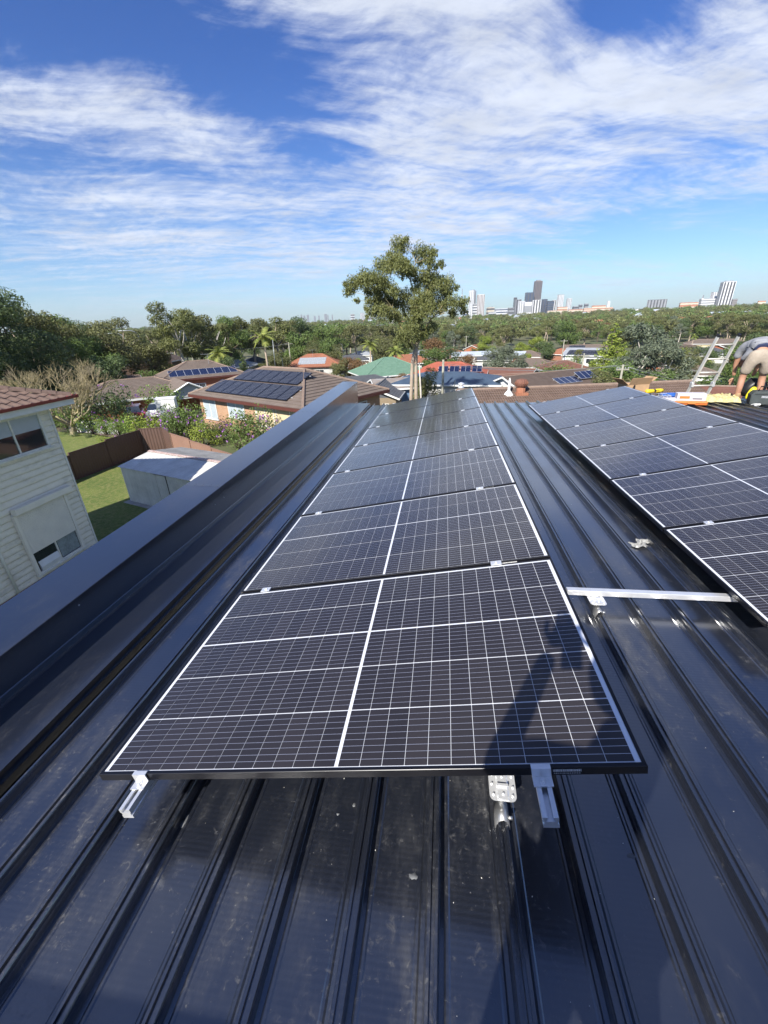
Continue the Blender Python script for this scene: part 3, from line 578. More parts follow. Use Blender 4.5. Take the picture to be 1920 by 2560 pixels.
def plant_tree(name, key, label, x, y, h=None, rz=None, group=None, z=None, sx=1.0, cat='tree', cols=None):
    cr, tr, ph = PROTO[key]; s = (h or ph) / ph
    z = terr(x, y) if z is None else z
    o = thing(name, label, cat, (x, y, z), random.uniform(0, 6.28) if rz is None else rz, group); o.scale = (s * sx, s * sx, s)
    link('crown', cr, o); link('trunk', tr, o); return o
for (key, kind, h, sd, leaf, bark) in (('gum_a', 'gum', 14, 1, 'leaf_gum', 'bark_pale'), ('gum_b', 'gum', 14, 2, 'leaf_olive', 'bark_pale'), ('gum_c', 'gum', 13, 3, 'leaf_greygreen', 'bark_white'), ('rnd_a', 'round', 10, 4, 'leaf_green', 'bark_dark'), ('rnd_b', 'round', 10, 5, 'leaf_dark', 'bark_dark'), ('rnd_c', 'round', 9, 6, 'leaf_lime', 'bark_dark'), ('rnd_d', 'round', 9, 7, 'leaf_greygreen', 'bark_dark'), ('rnd_e', 'round', 9, 17, 'leaf_rust', 'bark_dark'), ('rnd_f', 'round', 9, 18, 'leaf_olive', 'bark_dark'), ('cone_a', 'cone', 9, 8, 'leaf_lime', 'bark_dark'), ('cone_b', 'cone', 11, 9, 'leaf_dark', 'bark_dark'), ('rnd_t', 'round', 18, 31, 'leaf_dark', 'bark_dark'), ('rnd_u', 'round', 17, 32, 'leaf_green', 'bark_dark'), ('gum_t', 'gum', 18, 33, 'leaf_gum', 'bark_white'), ('gum_u', 'gum', 17, 34, 'leaf_olive', 'bark_pale'), ('bush_a', 'bush', 2.2, 10, 'leaf_garden', 'bark_dark'), ('bush_b', 'bush', 2.2, 11, 'leaf_green', 'bark_dark'), ('bush_c', 'bush', 2.2, 12, 'leaf_lime', 'bark_dark'), ('bush_d', 'bush', 2.2, 13, 'leaf_dark', 'bark_dark')):
    tree_proto(key, kind, h, sd, leaf, bark)
# ------------------------------------------------------------------ ground
def build_terrain():
    m = MB(); rs = [0, 6, 12, 18, 24, 30, 36, 42, 50, 58, 66, 76, 88, 100, 115, 130, 150, 170, 195, 220, 255, 300, 360, 430, 520, 640, 800, 1000, 1300, 1700, 2200, 3000, 4500, 8000, 16000, 30000]; na = 120
    for r in rs:
        for j in range(na): a = 2 * math.pi * j / na; x = CAMP.x + r * math.sin(a); y = CAMP.y + r * math.cos(a); m.v.append((x, y, terr(x, y)))
    for i in range(len(rs) - 1):
        for j in range(na): a = i * na; b = a + na; m.f.append((a + j, a + (j + 1) % na, b + (j + 1) % na, b + j))
    tag(m.build('ground', 'terrain', None, True), kind='structure')
build_terrain()
GZ = -5.8
def sheet(name, pts, m, dz=.02):
    mb = MB(); n = 1; mb.poly([(x, y, GZ + dz) for x, y in pts]); return tag(mb.build(name, m), kind='structure')
sheet('lawn', [(-18.25, 12), (-18.2, 17.8), (-17.4, 22.1), (-14.8, 21.5), (-9.2, 17.9), (-4, 15), (-1.6, 12), (-1.6, -6), (-18.25, -6)], 'lawn_lush', .03)
sheet('lawn_upper', [(-18.5, 17.8), (-17.6, 22.4), (-19.0, 24.6), (-26, 27.6), (-40, 30), (-40, 12), (-19, 12)], 'lawn_lush', .06)
sheet('garden_bed', [(-18.9, 24.7), (-25.8, 27.7), (-33, 29.3), (-33, 31.5), (-22, 30), (-16, 27), (-15.2, 23)], 'soil', .05)
sheet('driveway', [(-24, 40), (-30, 44), (-36, 54), (-28, 60), (-18, 52), (-16, 44)], 'concrete', -1.6)
# ------------------------------------------------------------------ the weatherboard house beside us
wb = thing('weatherboard_house', 'weathered cream weatherboard house with brown tiled roof and half-closed roller shutter', 'house', (-11.1, 10.8, GZ))
def L_(x, y, z): return (x + 11.1, y - 10.8, z - GZ)
m = MB(); m.box(-4.2, -.10, -16, -.02, .30, 5.35); m.build('wall', 'old_white_paint', wb)
m = MB(); m.box(-4.2, -.06, -16, 0.0, -.3, .298); m.build('brick_base', 'brick_red', wb)
bh = .186
for i in range(27):
    z0 = .30 + i * bh; z1 = min(z0 + bh, 5.24)
    m = MB(); m.prism([(-.098, z0), (.012, z0), (.030, z0 + .02), (.034, z0 + .06), (.026, z0 + .11), (.010, z1 - .012), (-.004, z1 - .001), (-.098, z1 - .001)], -16, -.03); m.build('weatherboard', 'weatherboard', wb)
m = MB(); m.box(-.10, .045, -.028, .035, .28, 5.24); m.build('corner_board', 'old_white_paint', wb)
def wb_window(y0, y1, z0, z1, mull, label, blind=None):
    y0 -= 10.8; y1 -= 10.8; z0 -= GZ; z1 -= GZ; mull -= 10.8
    w = thing('window', None, None); w.parent = wb
    del_ = MB(); t = .075
    for (a, b, c, d) in ((y0, y1, z1 - t, z1), (y0, y1, z0, z0 + t * .7), (y0, y0 + t, z0 + t * .7, z1 - t), (y1 - t, y1, z0 + t * .7, z1 - t)): del_.box(.036, .090, a, b, c, d)
    del_.box(.036, .13, y0 - .05, y1 + .05, z0 - .05, z0 - .001); del_.build('frame', 'old_white_paint', w)
    m = MB(); m.box(.04, .075, mull - .025, mull + .025, z0 + t * .7, z1 - t); m.build('mullion', 'old_white_paint', w)
    for (a, b) in ((y0 + t, mull - .025), (mull + .025, y1 - t)): m = MB(); m.box(.037, .046, a, b, z0 + t * .7, z1 - t); m.build('pane', 'window_glass', w)
    if blind:
        for (a, b) in ((y0 + t, mull - .03), (mull + .03, y1 - t)): m = MB(); m.box(.0465, .052, a, b, blind - GZ, z1 - t - .001); m.build('blind', 'blind_white', w)
    return w
wb_window(7.3, 10.40, -1.80, -.72, 9.42, 'upper', -1.22)
w2 = wb_window(8.45, 10.22, -5.32, -3.30, 9.34, 'lower')
m = MB(); m.box(.047, .054, 9.40 - 10.8, 10.12 - 10.8, .56, 1.9); m.build('curtain', 'curtain_grey', w2)
m = MB(); m.prism([(.05, .54), (.10, .54), (.12, .66), (.06, .85)], -2.2, -1.5); m.build('bedding', 'white_paint', w2)
sh = thing('roller_shutter', None, None); sh.parent = wb
m = MB()
for i in range(31): z = 1.17 + i * .042; m.prism([(.092, z), (.102, z + .004), (.104, z + .02), (.102, z + .038), (.092, z + .0415)], 8.53 - 10.8, 10.14 - 10.8)
m.build('curtain', 'shutter_cream', sh)
m = MB(); m.box(.046, .22, 8.46 - 10.8, 10.46 - 10.8, 2.475, 2.66); m.build('box', 'shutter_cream', sh, bevel=.01)
for y in (8.42, 10.15): m = MB(); m.box(.036, .125, y - 10.8, y + .09 - 10.8, .40, 2.474); m.build('guide', 'shutter_cream', sh)
m = MB(); m.tube([(.09, -3.1, 0.1), (.09, -3.1, 3.1)], .035, 8); m.build('downpipe', 'old_white_paint', wb, True)
m = MB(); m.tube([(.08, -2.65, .28), (.75, -2.45, .30)], .018, 6); m.build('stay_bar', 'black_plastic', wb)
# roof with its tiles
EZ = -.42 - GZ; pit = math.tan(R(19)); ex, ey = .5, .56; hw = 2.6
m = MB(); A = Vector((ex, ey, EZ)); Bq = Vector((ex, -16, EZ)); Cq = Vector((ex - 2 * hw, ey, EZ)); Dq = Vector((ex - 2 * hw, -16, EZ)); H0 = Vector((ex - hw, ey - hw, EZ + hw * pit)); H1 = Vector((ex - hw, -16, EZ + hw * pit)); lo = Vector((0, 0, -.05))
m.poly([A + lo, H0 + lo, H1 + lo, Bq + lo]); m.poly([A + lo, Cq + lo, H0 + lo]); m.poly([Cq + lo, Dq + lo, H1 + lo, H0 + lo])
rf = m.build('roof', 'tile_aged', wb)
m = MB(); m.box(ex - 2 * hw, ex - .02, -16, ey - .02, EZ - .16, EZ - .10); m.build('soffit', 'white_paint', wb)
m = MB(); m.box(ex - .02, ex, -16, ey, EZ - .24, EZ - .06); m.box(ex - 2 * hw, ex - .021, ey - .02, ey, EZ - .24, EZ - .06); m.build('fascia', 'white_paint', wb)
m = MB(); gp = [(0, -.09), (.10, -.09), (.125, .0), (.11, .0), (.09, -.075), (0, -.075)]
m.prism([(ex + .001 + a, EZ + b + .03) for a, b in gp], -16, ey + .12); m.prism([(ey + .001 + a, EZ + b + .03) for a, b in gp], -(ex + .12), 2 * hw - ex, Matrix(((0, -1, 0, 0), (1, 0, 0, 0), (0, 0, 1, 0), (0, 0, 0, 1)))); m.build('gutter', 'gutter_red', wb)
def tile_mesh():
    m = MB(); w, l, n = .306, .385, 10; zs = []
    for i in range(n + 1): t = i / n; zs.append((t * w - w / 2, .020 * math.cos(t * 2 * math.pi) + (.006 if i in (0, n) else 0)))
    for (ya, yb, za, zb) in ((0, l, .024, .004),):
        for i in range(n): (x0, a), (x1, b) = zs[i], zs[i + 1]; m.quad((x0, ya, a + za), (x1, ya, b + za), (x1, yb, b + zb), (x0, yb, a + zb)); m.quad((x0, ya, a + za - .026), (x1, ya, b + za - .026), (x1, ya, b + za), (x0, ya, a + za))
    return m.mesh('tile', 'tile_aged', True)
TILE = tile_mesh(); gau = .325; cs = math.cos(math.atan(pit)); sn = math.sin(math.atan(pit))
for r in range(12):
    s = r * gau - .03; off = (r % 2) * 0
    for c in range(26):
        yy = ey - .12 - c * .300
        if yy > ey - s * cs - .22: continue
        M = Matrix.Translation((ex - s * cs, yy, EZ + s * sn)) @ Matrix(((0, -cs, sn, 0), (1, 0, 0, 0), (0, sn, cs, 0), (0, 0, 0, 1)))
        link('tile', TILE, rf, M @ Matrix.Rotation(random.uniform(-.012, .012), 4, 'Z'))
HC = MB(); HC.prism([(-.13, -.02), (-.10, .05), (-.04, .085), (.04, .085), (.10, .05), (.13, -.02)], 0, .42, closed=False); HC = HC.mesh('ridge_cap', 'tile_aged', True)
hd = (H0 - A).normalized(); ux = hd.cross(Vector((0, 0, 1))).normalized(); hn = ux.cross(hd)
for i in range(16):
    p = A + hd * (i * .37 + .02); link('ridge_cap', HC, rf, basis(ux, hd, hn, p + hn * .02) @ Matrix.Rotation(R(-2.2), 4, 'X'))
# ------------------------------------------------------------------ shed, fences, white washing stand
def corrugated(m, p0, p1, z0a, z1a, z0b, z1b, pitch, amp, nrm, shape='sine'):
    """upright ribbed sheet from p0 to p1 (xy); bottom/top heights at both ends"""
    p0 = Vector((*p0, 0)); p1 = Vector((*p1, 0)); L = (p1 - p0).length; n = max(2, int(L / pitch) * 4); nr = Vector((*nrm, 0)); i0 = len(m.v)
    for i in range(n + 1):
        t = i / n; q = (0, 1, 1, 0)[i % 4] if shape == 'trap' else math.sin(2 * math.pi * t * L / pitch)
        p = p0.lerp(p1, t) + nr * amp * q; zb = z0a + (z0b - z0a) * t; zt = z1a + (z1b - z1a) * t; m.v += [(p.x, p.y, zb), (p.x, p.y, zt)]
    for i in range(n): a = i0 + 2 * i; m.f.append((a, a + 2, a + 3, a + 1))
shd = thing('garden_shed', 'small grey ribbed steel garden shed with rusty ridge on the lawn', 'shed', (-13.07, 15.13, GZ), math.atan2(-1.6, 4.43))
SL = 4.9; SE = 1.70; SRD = 1.95; dp = 1.6
m = MB(); corrugated(m, (0, 0), (2.35, 0), .06, SE, .06, SE, .19, .014, (0, -1), 'trap'); m.build('front_wall', 'zinc_sheet', shd)
m = MB(); corrugated(m, (2.36, .005), (3.02, .005), .08, SE - .05, .08, SE - .05, .16, .008, (0, -1), 'trap'); m.build('door', 'zinc_sheet', shd)
m = MB(); m.box(3.03, 3.07, -.01, .03, .06, SE - .02); m.build('door_gap', 'black_plastic', shd)
m = MB(); corrugated(m, (3.075, 0), (SL, 0), .06, SE, .06, SE, .19, .014, (0, -1), 'trap'); m.build('front_wall', 'zinc_sheet', shd)
m = MB(); corrugated(m, (0, 2 * dp), (0, dp), .06, SE, .06, SRD, .19, .014, (-1, 0), 'trap'); corrugated(m, (0, dp), (0, 0), .06, SRD, .06, SE, .19, .014, (-1, 0), 'trap'); corrugated(m, (SL, 0), (SL, 2 * dp), .06, SE, .06, SE, .19, .014, (1, 0), 'trap'); corrugated(m, (SL, 2 * dp), (0, 2 * dp), .06, SE, .06, SE, .19, .014, (0, 1), 'trap'); m.build('side_wall', 'zinc_sheet', shd)
for nm, ya, yb, za, zb, mt in (('roof_sheet', -.08, dp - .002, SE + .012, SRD + .03, 'zinc_sheet'), ('roof_sheet', dp + .002, 2 * dp + .08, SRD + .03, SE + .012, 'zinc_old')):
    m = MB(); n = int((SL + .2) / .19) * 4; i0 = 0
    for i in range(n + 1):
        x = -.1 + (SL + .2) * i / n; q = (0, 1, 1, 0)[i % 4] * .016; m.v += [(x, ya, za + q), (x, yb, zb + q)]
    for i in range(n): a = 2 * i; m.f.append((a, a + 2, a + 3, a + 1))
    m.build(nm, mt, shd)
m = MB(); m.prism([(dp - .13, SRD + .045), (dp, SRD + .075), (dp + .13, SRD + .045)], -.1, SL + .1, Matrix(((0, 1, 0, 0), (1, 0, 0, 0), (0, 0, 1, 0), (0, 0, 0, 1))), closed=False); m.build('ridge_cap', 'rusty_strip', shd)
m = MB(); m.box(-.15, SL + .1, -.25, 3.3, -.1, .055); m.build('slab', 'concrete', shd)
def fence(name, label, pts, ztops, mt, h=1.5):
    f = thing(name, label, 'fence', (pts[0][0], pts[0][1], GZ))
    o = Vector((pts[0][0], pts[0][1], 0))
    for i in range(len(pts) - 1):
        a = Vector((*pts[i], 0)) - o; b = Vector((*pts[i + 1], 0)) - o; d = (b - a).normalized(); n = Vector((d.y, -d.x, 0)); zt = ztops[i] - GZ; zb = zt - h
        m = MB(); corrugated(m, (a + d * .03)[:2], (b - d * .03)[:2], zb, zt - .04, zb, zt - .04, .16, .018, n[:2], 'trap'); m.build('fence_panel', mt, f)
        M = Matrix(((d.x, n.x, 0, a.x), (d.y, n.y, 0, a.y), (0, 0, 1, 0), (0, 0, 0, 1))); L = (b - a).length
        m = MB(); m.box(-.03, .03, -.035, .035, zb - .2, zt + .01, M); m.build('post', mt, f)
        m = MB(); m.box(.031, L - .031, -.02, .03, zt - .04, zt, M); m.build('top_rail', mt, f)
    return f
fence('steel_fence', 'dark brown steel fence stepping along the lawn towards the shed', [(-18.35, 15.4), (-18.25, 17.85), (-18.0, 20.2), (-17.55, 22.5), (-16.3, 22.9), (-15.0, 21.7)], [-4.42, -4.30, -4.22, -4.14, -4.14], 'fence_brown', 1.62)
fence('steel_fence', 'brown steel fence behind the garden shed, sunlight painted into its colour', [(-14.9, 21.65), (-12.9, 20.35), (-10.9, 19.05), (-8.9, 17.75), (-6.9, 16.45)], [-4.20, -4.27, -4.33, -4.38], 'fence_brown_lit', 1.6)
fence('steel_fence', 'pale green steel fence climbing beside the white garden cupboard', [(-17.6, 30.2), (-19.0, 33.0), (-20.4, 35.8)], [-3.9, -3.4], 'fence_green', 1.9)
t = thing('garden_cupboard', 'white metal garden cupboard behind the pale green fence', 'cupboard', (*atr(405, 43), -6.6), .4); m = MB(); m.box(-.8, .8, -.5, .5, 0, 2.35); m.build('body', 'white_paint', t, bevel=.02); m = MB(); m.box(-.85, .85, -.55, .55, 2.351, 2.45); m.build('lid', 'white_paint', t); m = MB(); m.box(-.78, -.01, -.525, -.501, .05, 2.3); m.box(.01, .78, -.525, -.501, .05, 2.3); m.build('door', 'white_paint', t)
# ------------------------------------------------------------------ houses
def house(name, label, x, y, rz, w, d, wh, wall, roof, kind='hip', pitch=22, over=.5, fascia='white_paint', wins=(), z=None, group=None, gable=None, chim=None, ridge=True, gables=(1, 1)):
    """w along local x (ridge along x), d along local y; wins: (side, u, z, w, h)  sides f b l r"""
    z = terr(x, y) if z is None else z
    t = thing(name, label, 'house', (x, y, z), rz, group); hw, hd = w / 2, d / 2; tp = math.tan(R(pitch)); HW, HD = hw + over, hd + over; rise = HD * tp
    m = MB(); m.box(-hw, hw, -hd, hd, -2.5, wh)
    m.build('wall', wall, t)
    r = thing('roof', None, None, (0, 0, wh)); r.parent = t
    m = MB(); th = Vector((0, 0, -.09))
    c = [Vector((-HW, -HD, 0)), Vector((HW, -HD, 0)), Vector((HW, HD, 0)), Vector((-HW, HD, 0))]
    if kind == 'hip': e0, e1 = Vector((-HW + HD, 0, rise)), Vector((HW - HD, 0, rise))
    else: e0, e1 = Vector((-HW, 0, rise)), Vector((HW, 0, rise))
    fs = [[c[0], c[1], e1, e0], [c[2], c[3], e0, e1]] + ([[c[1], c[2], e1], [c[3], c[0], e0]] if kind == 'hip' else [])
    for f in fs:
        if not roof.startswith('tile'): m.poly(f); continue
        a, b, c2, d2 = f[0], f[1], f[2], f[3] if len(f) > 3 else f[2]; nn = (b - a).cross(d2 - a).normalized(); sl_ = ((c2 + d2) / 2 - (a + b) / 2).length; nc = max(4, int(sl_ / (.33 if sl_ < 9 else .4)))
        roll = roof == 'tile_roll'; nx = int((b - a).length / .15) * 4 if roll else 1
        for k in range(nc):
            t0, t1 = k / nc, (k + 1) / nc; p0, p1, q0, q1 = a.lerp(d2, t0), b.lerp(c2, t0), a.lerp(d2, t1), b.lerp(c2, t1); i0 = len(m.v)
            for i in range(nx + 1):
                s_ = i / nx; w_ = .016 * math.sin(s_ * (b - a).length / .15 * 2 * math.pi) if roll else 0.0
                m.v += [tuple(p0.lerp(p1, s_) + nn * (w_ - .012)), tuple(p0.lerp(p1, s_) + nn * (.040 + w_)), tuple(q0.lerp(q1, s_) + nn * (.006 + w_))]
            for i in range(nx): j = i0 + 3 * i; m.f += [(j, j + 3, j + 4, j + 1), (j + 1, j + 4, j + 5, j + 2)]
    m.poly([q + th for q in (c[0], c[3], c[2], c[1])]) if kind == 'hip' else [m.poly([q + th for q in f[::-1]]) for f in fs]
    m.build('slope', roof, r)
    if ridge and roof.startswith('tile'):
        m = MB(); rr = .11; m.tube([e0 + Vector((0, 0, .0)), e1], rr, 6)
        if kind == 'hip':
            for a, b in ((c[0], e0), (c[3], e0), (c[1], e1), (c[2], e1)): m.tube([a + Vector((0, 0, .02)), b], rr, 6)
        m.build('ridge_cap', 'ridge_cap' if 'brown' in roof or 'roll' in roof else roof, r)
    m = MB(); fh = .20
    m.box(-HW, HW, -HD - .09, -HD + .001, -fh, .0); m.box(-HW, HW, HD - .001, HD + .09, -fh, .0)
    if kind == 'hip': m.box(-HW - .09, -HW + .001, -HD, HD, -fh, 0); m.box(HW - .001, HW + .09, -HD, HD, -fh, 0)
    else:
        for s in (-1, 1):
            for e in (-1, 1): a = Vector((s * HW, e * HD, 0)); b = Vector((s * HW, 0, rise)); n_ = Vector((0, 0, -.22)); o_ = Vector((s * .05, 0, 0)); m.quad(a + o_, b + o_, b + n_ + o_, a + n_ + o_); m.quad(a + o_, a - o_, b - o_, b + o_)
    m.build('gutter', fascia, r)
    if kind != 'hip':
        for s in (-1, 1):
            m = MB(); X = s * hw; k = hd * tp + over * tp - .12; m.poly([(X, -hd, wh), (X, hd, wh), (X, 0, wh + k)]); m.poly([(X - s * .15, -hd, wh), (X - s * .15, 0, wh + k), (X - s * .15, hd, wh)]); m.build('gable', gable or wall, t)
    if chim: m = MB(); m.box(chim[0] - .35, chim[0] + .35, chim[1] - .35, chim[1] + .35, rise * .4, rise + .8); m.build('chimney', 'brick_red', r)
    for q in wins:
        s, u, zc, ww, hh = q[:5]; pm = q[5] if len(q) > 5 else 'window_glass'
        Mx = {'f': Matrix.Translation((u, -hd, zc)), 'b': Matrix.Translation((u, hd, zc)) @ Matrix.Rotation(math.pi, 4, 'Z'), 'l': Matrix.Translation((-hw, u, zc)) @ Matrix.Rotation(-math.pi / 2, 4, 'Z'), 'r': Matrix.Translation((hw, u, zc)) @ Matrix.Rotation(math.pi / 2, 4, 'Z')}[s]
        w_ = bpy.data.objects.new('window', None); C.objects.link(w_); w_.parent = t; w_.matrix_local = Mx
        m = MB(); tt = .06
        m.box(-ww / 2, ww / 2, -.06, -.002, hh / 2 - tt, hh / 2); m.box(-ww / 2 - .05, ww / 2 + .05, -.10, -.002, -hh / 2 - .05, -hh / 2 + .03); m.box(-ww / 2, -ww / 2 + tt, -.06, -.002, -hh / 2 + .03, hh / 2 - tt); m.box(ww / 2 - tt, ww / 2, -.06, -.002, -hh / 2 + .03, hh / 2 - tt); m.box(-.025, .025, -.05, -.002, -hh / 2 + .03, hh / 2 - tt)
        m.build('frame', 'white_paint', w_)
        m = MB(); m.box(-ww / 2 + tt, ww / 2 - tt, -.025, -.003, -hh / 2 + .03, hh / 2 - tt); m.build('pane', pm, w_)
    t['_geo'] = (wh, HD, tp, HW); return t
def roof_array(ho, side, u0, t0, cols, rows, label, pw=1.0, ph=1.65, m='cell_far', lift=.09, tilt=0.0, group='solar arrays on the neighbouring roofs', grid=(0, 0)):
    """modules on a slope of a house: u along the eave, t up the slope from the eave"""
    wh, HD, tp, HW = ho['_geo']; a = math.atan(tp)
    B = {'f': Matrix.Translation((0, -HD, wh)), 'b': Matrix.Translation((0, HD, wh)) @ Matrix.Rotation(math.pi, 4, 'Z'), 'r': Matrix.Translation((HW, 0, wh)) @ Matrix.Rotation(math.pi / 2, 4, 'Z'), 'l': Matrix.Translation((-HW, 0, wh)) @ Matrix.Rotation(-math.pi / 2, 4, 'Z')}[side]
    HM = Matrix.Translation(ho.location) @ Matrix.Rotation(ho.rotation_euler.z, 4, 'Z')
    M = HM @ B @ Matrix.Rotation(a, 4, 'X') @ Matrix.Translation((u0, t0, lift)) @ Matrix.Rotation(tilt, 4, 'X')
    t = thing('solar_array', label, 'solar panels', M=M, group=group); fr = .03 if grid[0] == 0 else .022
    F = MB(); F.box(0, pw - .02, 0, ph - .02, -.04, 0); F = F.mesh('frame', 'aluminium' if m == 'cell_blue' or grid == (1, 1) else 'black_frame')
    G = MB(); G.box(fr, pw - .02 - fr, fr, ph - .02 - fr, -.01, .003); G = G.mesh('glass', m)
    for i in range(cols):
        for j in range(rows):
            p = link('panel', F, t, Matrix.Translation((i * pw, j * ph, 0))); link('glass', G, p)
    R_ = MB(); R_.box(-.15, cols * pw + .12, ph * .25, ph * .25 + .04, -lift + .01, -.041); R_.box(-.15, cols * pw + .12, ph * .75, ph * .75 + .04, -lift + .01, -.041); R_.build('rail', 'aluminium', t)
    return t
# tan brick house straight behind the fence
tan_rz = math.atan2(-.502, .865)
tan = house('tan_brick_house', 'tan brick house with brown tiled hip roof carrying two long solar arrays', -10.56, 30.14, tan_rz, 12.0, 7.44, 2.60, 'brick_tan', 'tile_brown', 'hip', 22, .5, 'gutter_brown', [('f', -4.6, 1.55, 1.7, 1.5, 'blind_white'), ('f', -1.2, 1.75, 2.0, 1.1, 'blind_white'), ('f', 2.1, 1.65, 1.9, 1.3), ('r', 1.5, 1.5, 1.4, 1.2)], z=GZ)
m = MB(); m.box(1.0, 5.98, -3.76, -3.722, .1, 2.58); m.build('cladding_panel', 'render_cream', tan)
for u in (3.3, 4.65): m = MB(); m.box(u, u + .05, -3.785, -3.761, .1, 2.58); m.build('cover_strip', 'white_paint', tan)
roof_array(tan, 'f', -4.9, .55, 9, 1, 'long dark solar array along the eave of the tan brick house', 1.04, 1.72, 'cell_far', .10)
roof_array(tan, 'f', -3.6, 2.42, 7, 1, 'shorter dark solar array near the ridge of the tan brick house', 1.04, 1.60, 'cell_far', .10)
m = MB(); m.tube([(0, 0, 0), (.1, 0, 2.3)], .02, 6); o = m.build('roof_mast', 'galvanised', None, True, loc=(*ony(690, 935, 31.5)[:2], -1.9)); tag(o, 'thin grey mast standing on the tan brick house roof', 'mast')
# long brown tiled house just below our roof, seen from above
ob = onz(1181, 975, -2.75); oe = onz(1690, 955, -2.75)
an = math.atan2(oe.y - ob.y, oe.x - ob.x); Lh = (oe - ob).length
cx, cy = (ob + oe) / 2 if False else ((ob.x + oe.x) / 2, (ob.y + oe.y) / 2)
low = house('brown_tiled_house', 'long house with brown ribbed tile roof and terracotta vent just below us', cx, cy, an, Lh + 1.0, 9.6, 2.2 + .0, 'brick_brown', 'tile_roll', 'gable', 17, .5, 'gutter_brown', z=-6.55)
def vent_on(px, py, label, kind):
    p = ony(px, py, cy - 2.2); z = 0
    # drop onto the slope that faces us
    for k in range(40):
        d = ray(px, py); t_ = 20 + k * .3; q = CAMP + d * (t_ / d.length)
        lo = (Matrix.Translation(low.location) @ Matrix.Rotation(an, 4, 'Z')).inverted() @ q; wh, HD, tp, HW = low['_geo']
        if lo.z < wh + (lo.y + HD) * tp: break
    base = q
    if kind == 'whirly':
        t = thing('roof_ventilator', label, 'vent', base, an); m = MB(); m.box(-.38, .38, -.38, .38, -.25, .10); m.build('base', 'tile_terracotta', t)
        m = MB(); m.lathe([(.27, .10), (.27, .36), (.20, .42)], 16); m.build('throat', 'tile_terracotta', t, True)
        m = MB(); m.lathe([(.22, .42), (.34, .50), (.38, .66), (.34, .82), (.2, .90), (0, .93)], 18); m.build('turbine', 'tile_redbrown', t, True)
        m = MB()
        for k in range(18): a = k * 2 * math.pi / 18; m.tube([(.30 * math.cos(a), .30 * math.sin(a), .46), (.405 * math.cos(a + .12), .405 * math.sin(a + .12), .66), (.30 * math.cos(a + .25), .30 * math.sin(a + .25), .85)], .014, 4)
        m.build('vane', 'tile_terracotta', t)
    else:
        t = thing('roof_flue', label, 'vent', base, an); m = MB(); m.lathe([(.30, -.15), (.30, .10), (.12, .30), (.10, .34)], 12); m.build('collar', 'white_paint', t, True); m = MB(); m.lathe([(.085, .30), (.085, .85), (.05, 1.0), (0, 1.10)], 10); m.build('pipe', 'white_paint', t, True)
vent_on(1301, 985, 'round terracotta turbine vent on the brown tiled roof below', 'whirly')
vent_on(1271, 990, 'white pipe flue with flared collar on the brown tiled roof below', 'flue')
# steel flue seen over the corner of the far panel
t = thing('steel_flue', 'shiny steel flue with round cowl behind the farthest panel of the row', 'flue', (*ony(1152, 985, 27)[:2], -4.9)); m = MB(); m.lathe([(.11, 0), (.11, 2.2)], 12); m.build('pipe', 'aluminium', t, True); m = MB(); m.lathe([(.11, 2.2), (.2, 2.25), (.2, 2.35), (.12, 2.38), (.2, 2.45), (.2, 2.55), (0, 2.62)], 14); m.build('cowl', 'aluminium', t, True)
# the list of neighbouring houses: picture column, distance, turn, size and materials
def hs(name, label, px, r, rz, w, d, wh, wall, roof, dz=0.0, **k):
    x, y = atr(px, r); return house(name, label, x, y, -math.atan2(x - CAMP.x, y - CAMP.y) + rz, w, d, wh, wall, roof, z=terr(x, y) + dz, **k)
F1 = [('f', -2.5, 1.5, 1.6, 1.2), ('f', 2.2, 1.5, 1.6, 1.2)]
h2 = hs('brown_roofed_house', 'orange brick house with brown hip roof and one long row of solar panels', 505, 72, R(8), 11, 8, 2.9, 'brick_orange', 'tile_brown', fascia='gutter_brown', dz=1.2, wins=[('f', 2.0, 1.6, 1.2, .8, 'blind_white'), ('f', -1.0, 1.5, 1.8, 1.2)], pitch=24)
roof_array(h2, 'f', -4.6, .7, 9, 1, 'single row of solar panels on the orange brick house with brown roof', 1.04, 1.7, 'cell_blue', grid=(1, 1))
h3 = hs('terracotta_roofed_house', 'cream house with terracotta hip roof and two rows of grey solar panels', 790, 118, R(-12), 15, 11, 2.9, 'render_pale', 'tile_terracotta', fascia='gutter_brown', dz=.4, wins=[('f', 2, 1.5, 2.2, 1.3), ('f', 6, 1.5, 1.6, 1.2)], pitch=24)
roof_array(h3, 'f', -3.6, 1.3, 7, 2, 'two rows of seven grey solar panels on the terracotta roofed house', 1.0, 1.65, 'metal_grey', grid=(1, 1))
h4 = hs('slate_roofed_house', 'house with dark slate-grey roof and blue solar panels beyond the parapet end', 905, 74, R(18), 15, 10, 2.6, 'brick_dun', 'tile_grey', pitch=20)
roof_array(h4, 'f', -6.0, .6, 4, 2, 'blue solar panels at the eave of the slate-grey roof', 1.04, 1.7, 'cell_blue', .12)
hs('green_roofed_house', 'house with pale green hip roof left of the tall gum tree', 972, 96, R(20), 14, 12, 2.8, 'brick_dun', 'tile_green', dz=1.0, pitch=25, wins=F1)
h5 = hs('small_gabled_house', 'dun brick house end with dark gable and white barge boards', 955, 62, R(80), 11, 5.6, 3.0, 'brick_dun', 'tile_grey', kind='gable', pitch=22, wins=[('l', 1.2, 1.6, .95, 1.5), ('l', -1.4, 1.5, .9, 1.5)], gable='tile_grey')
hs('grey_roofed_carport_house', 'house with old grey metal roof and open carport left of the gum trunks', 1008, 66, R(12), 9, 8, 2.5, 'blue_wall', 'metal_rusty', dz=1.4, kind='gable', pitch=12, wins=[('f', -2, 1.3, 1.6, 1.2)])
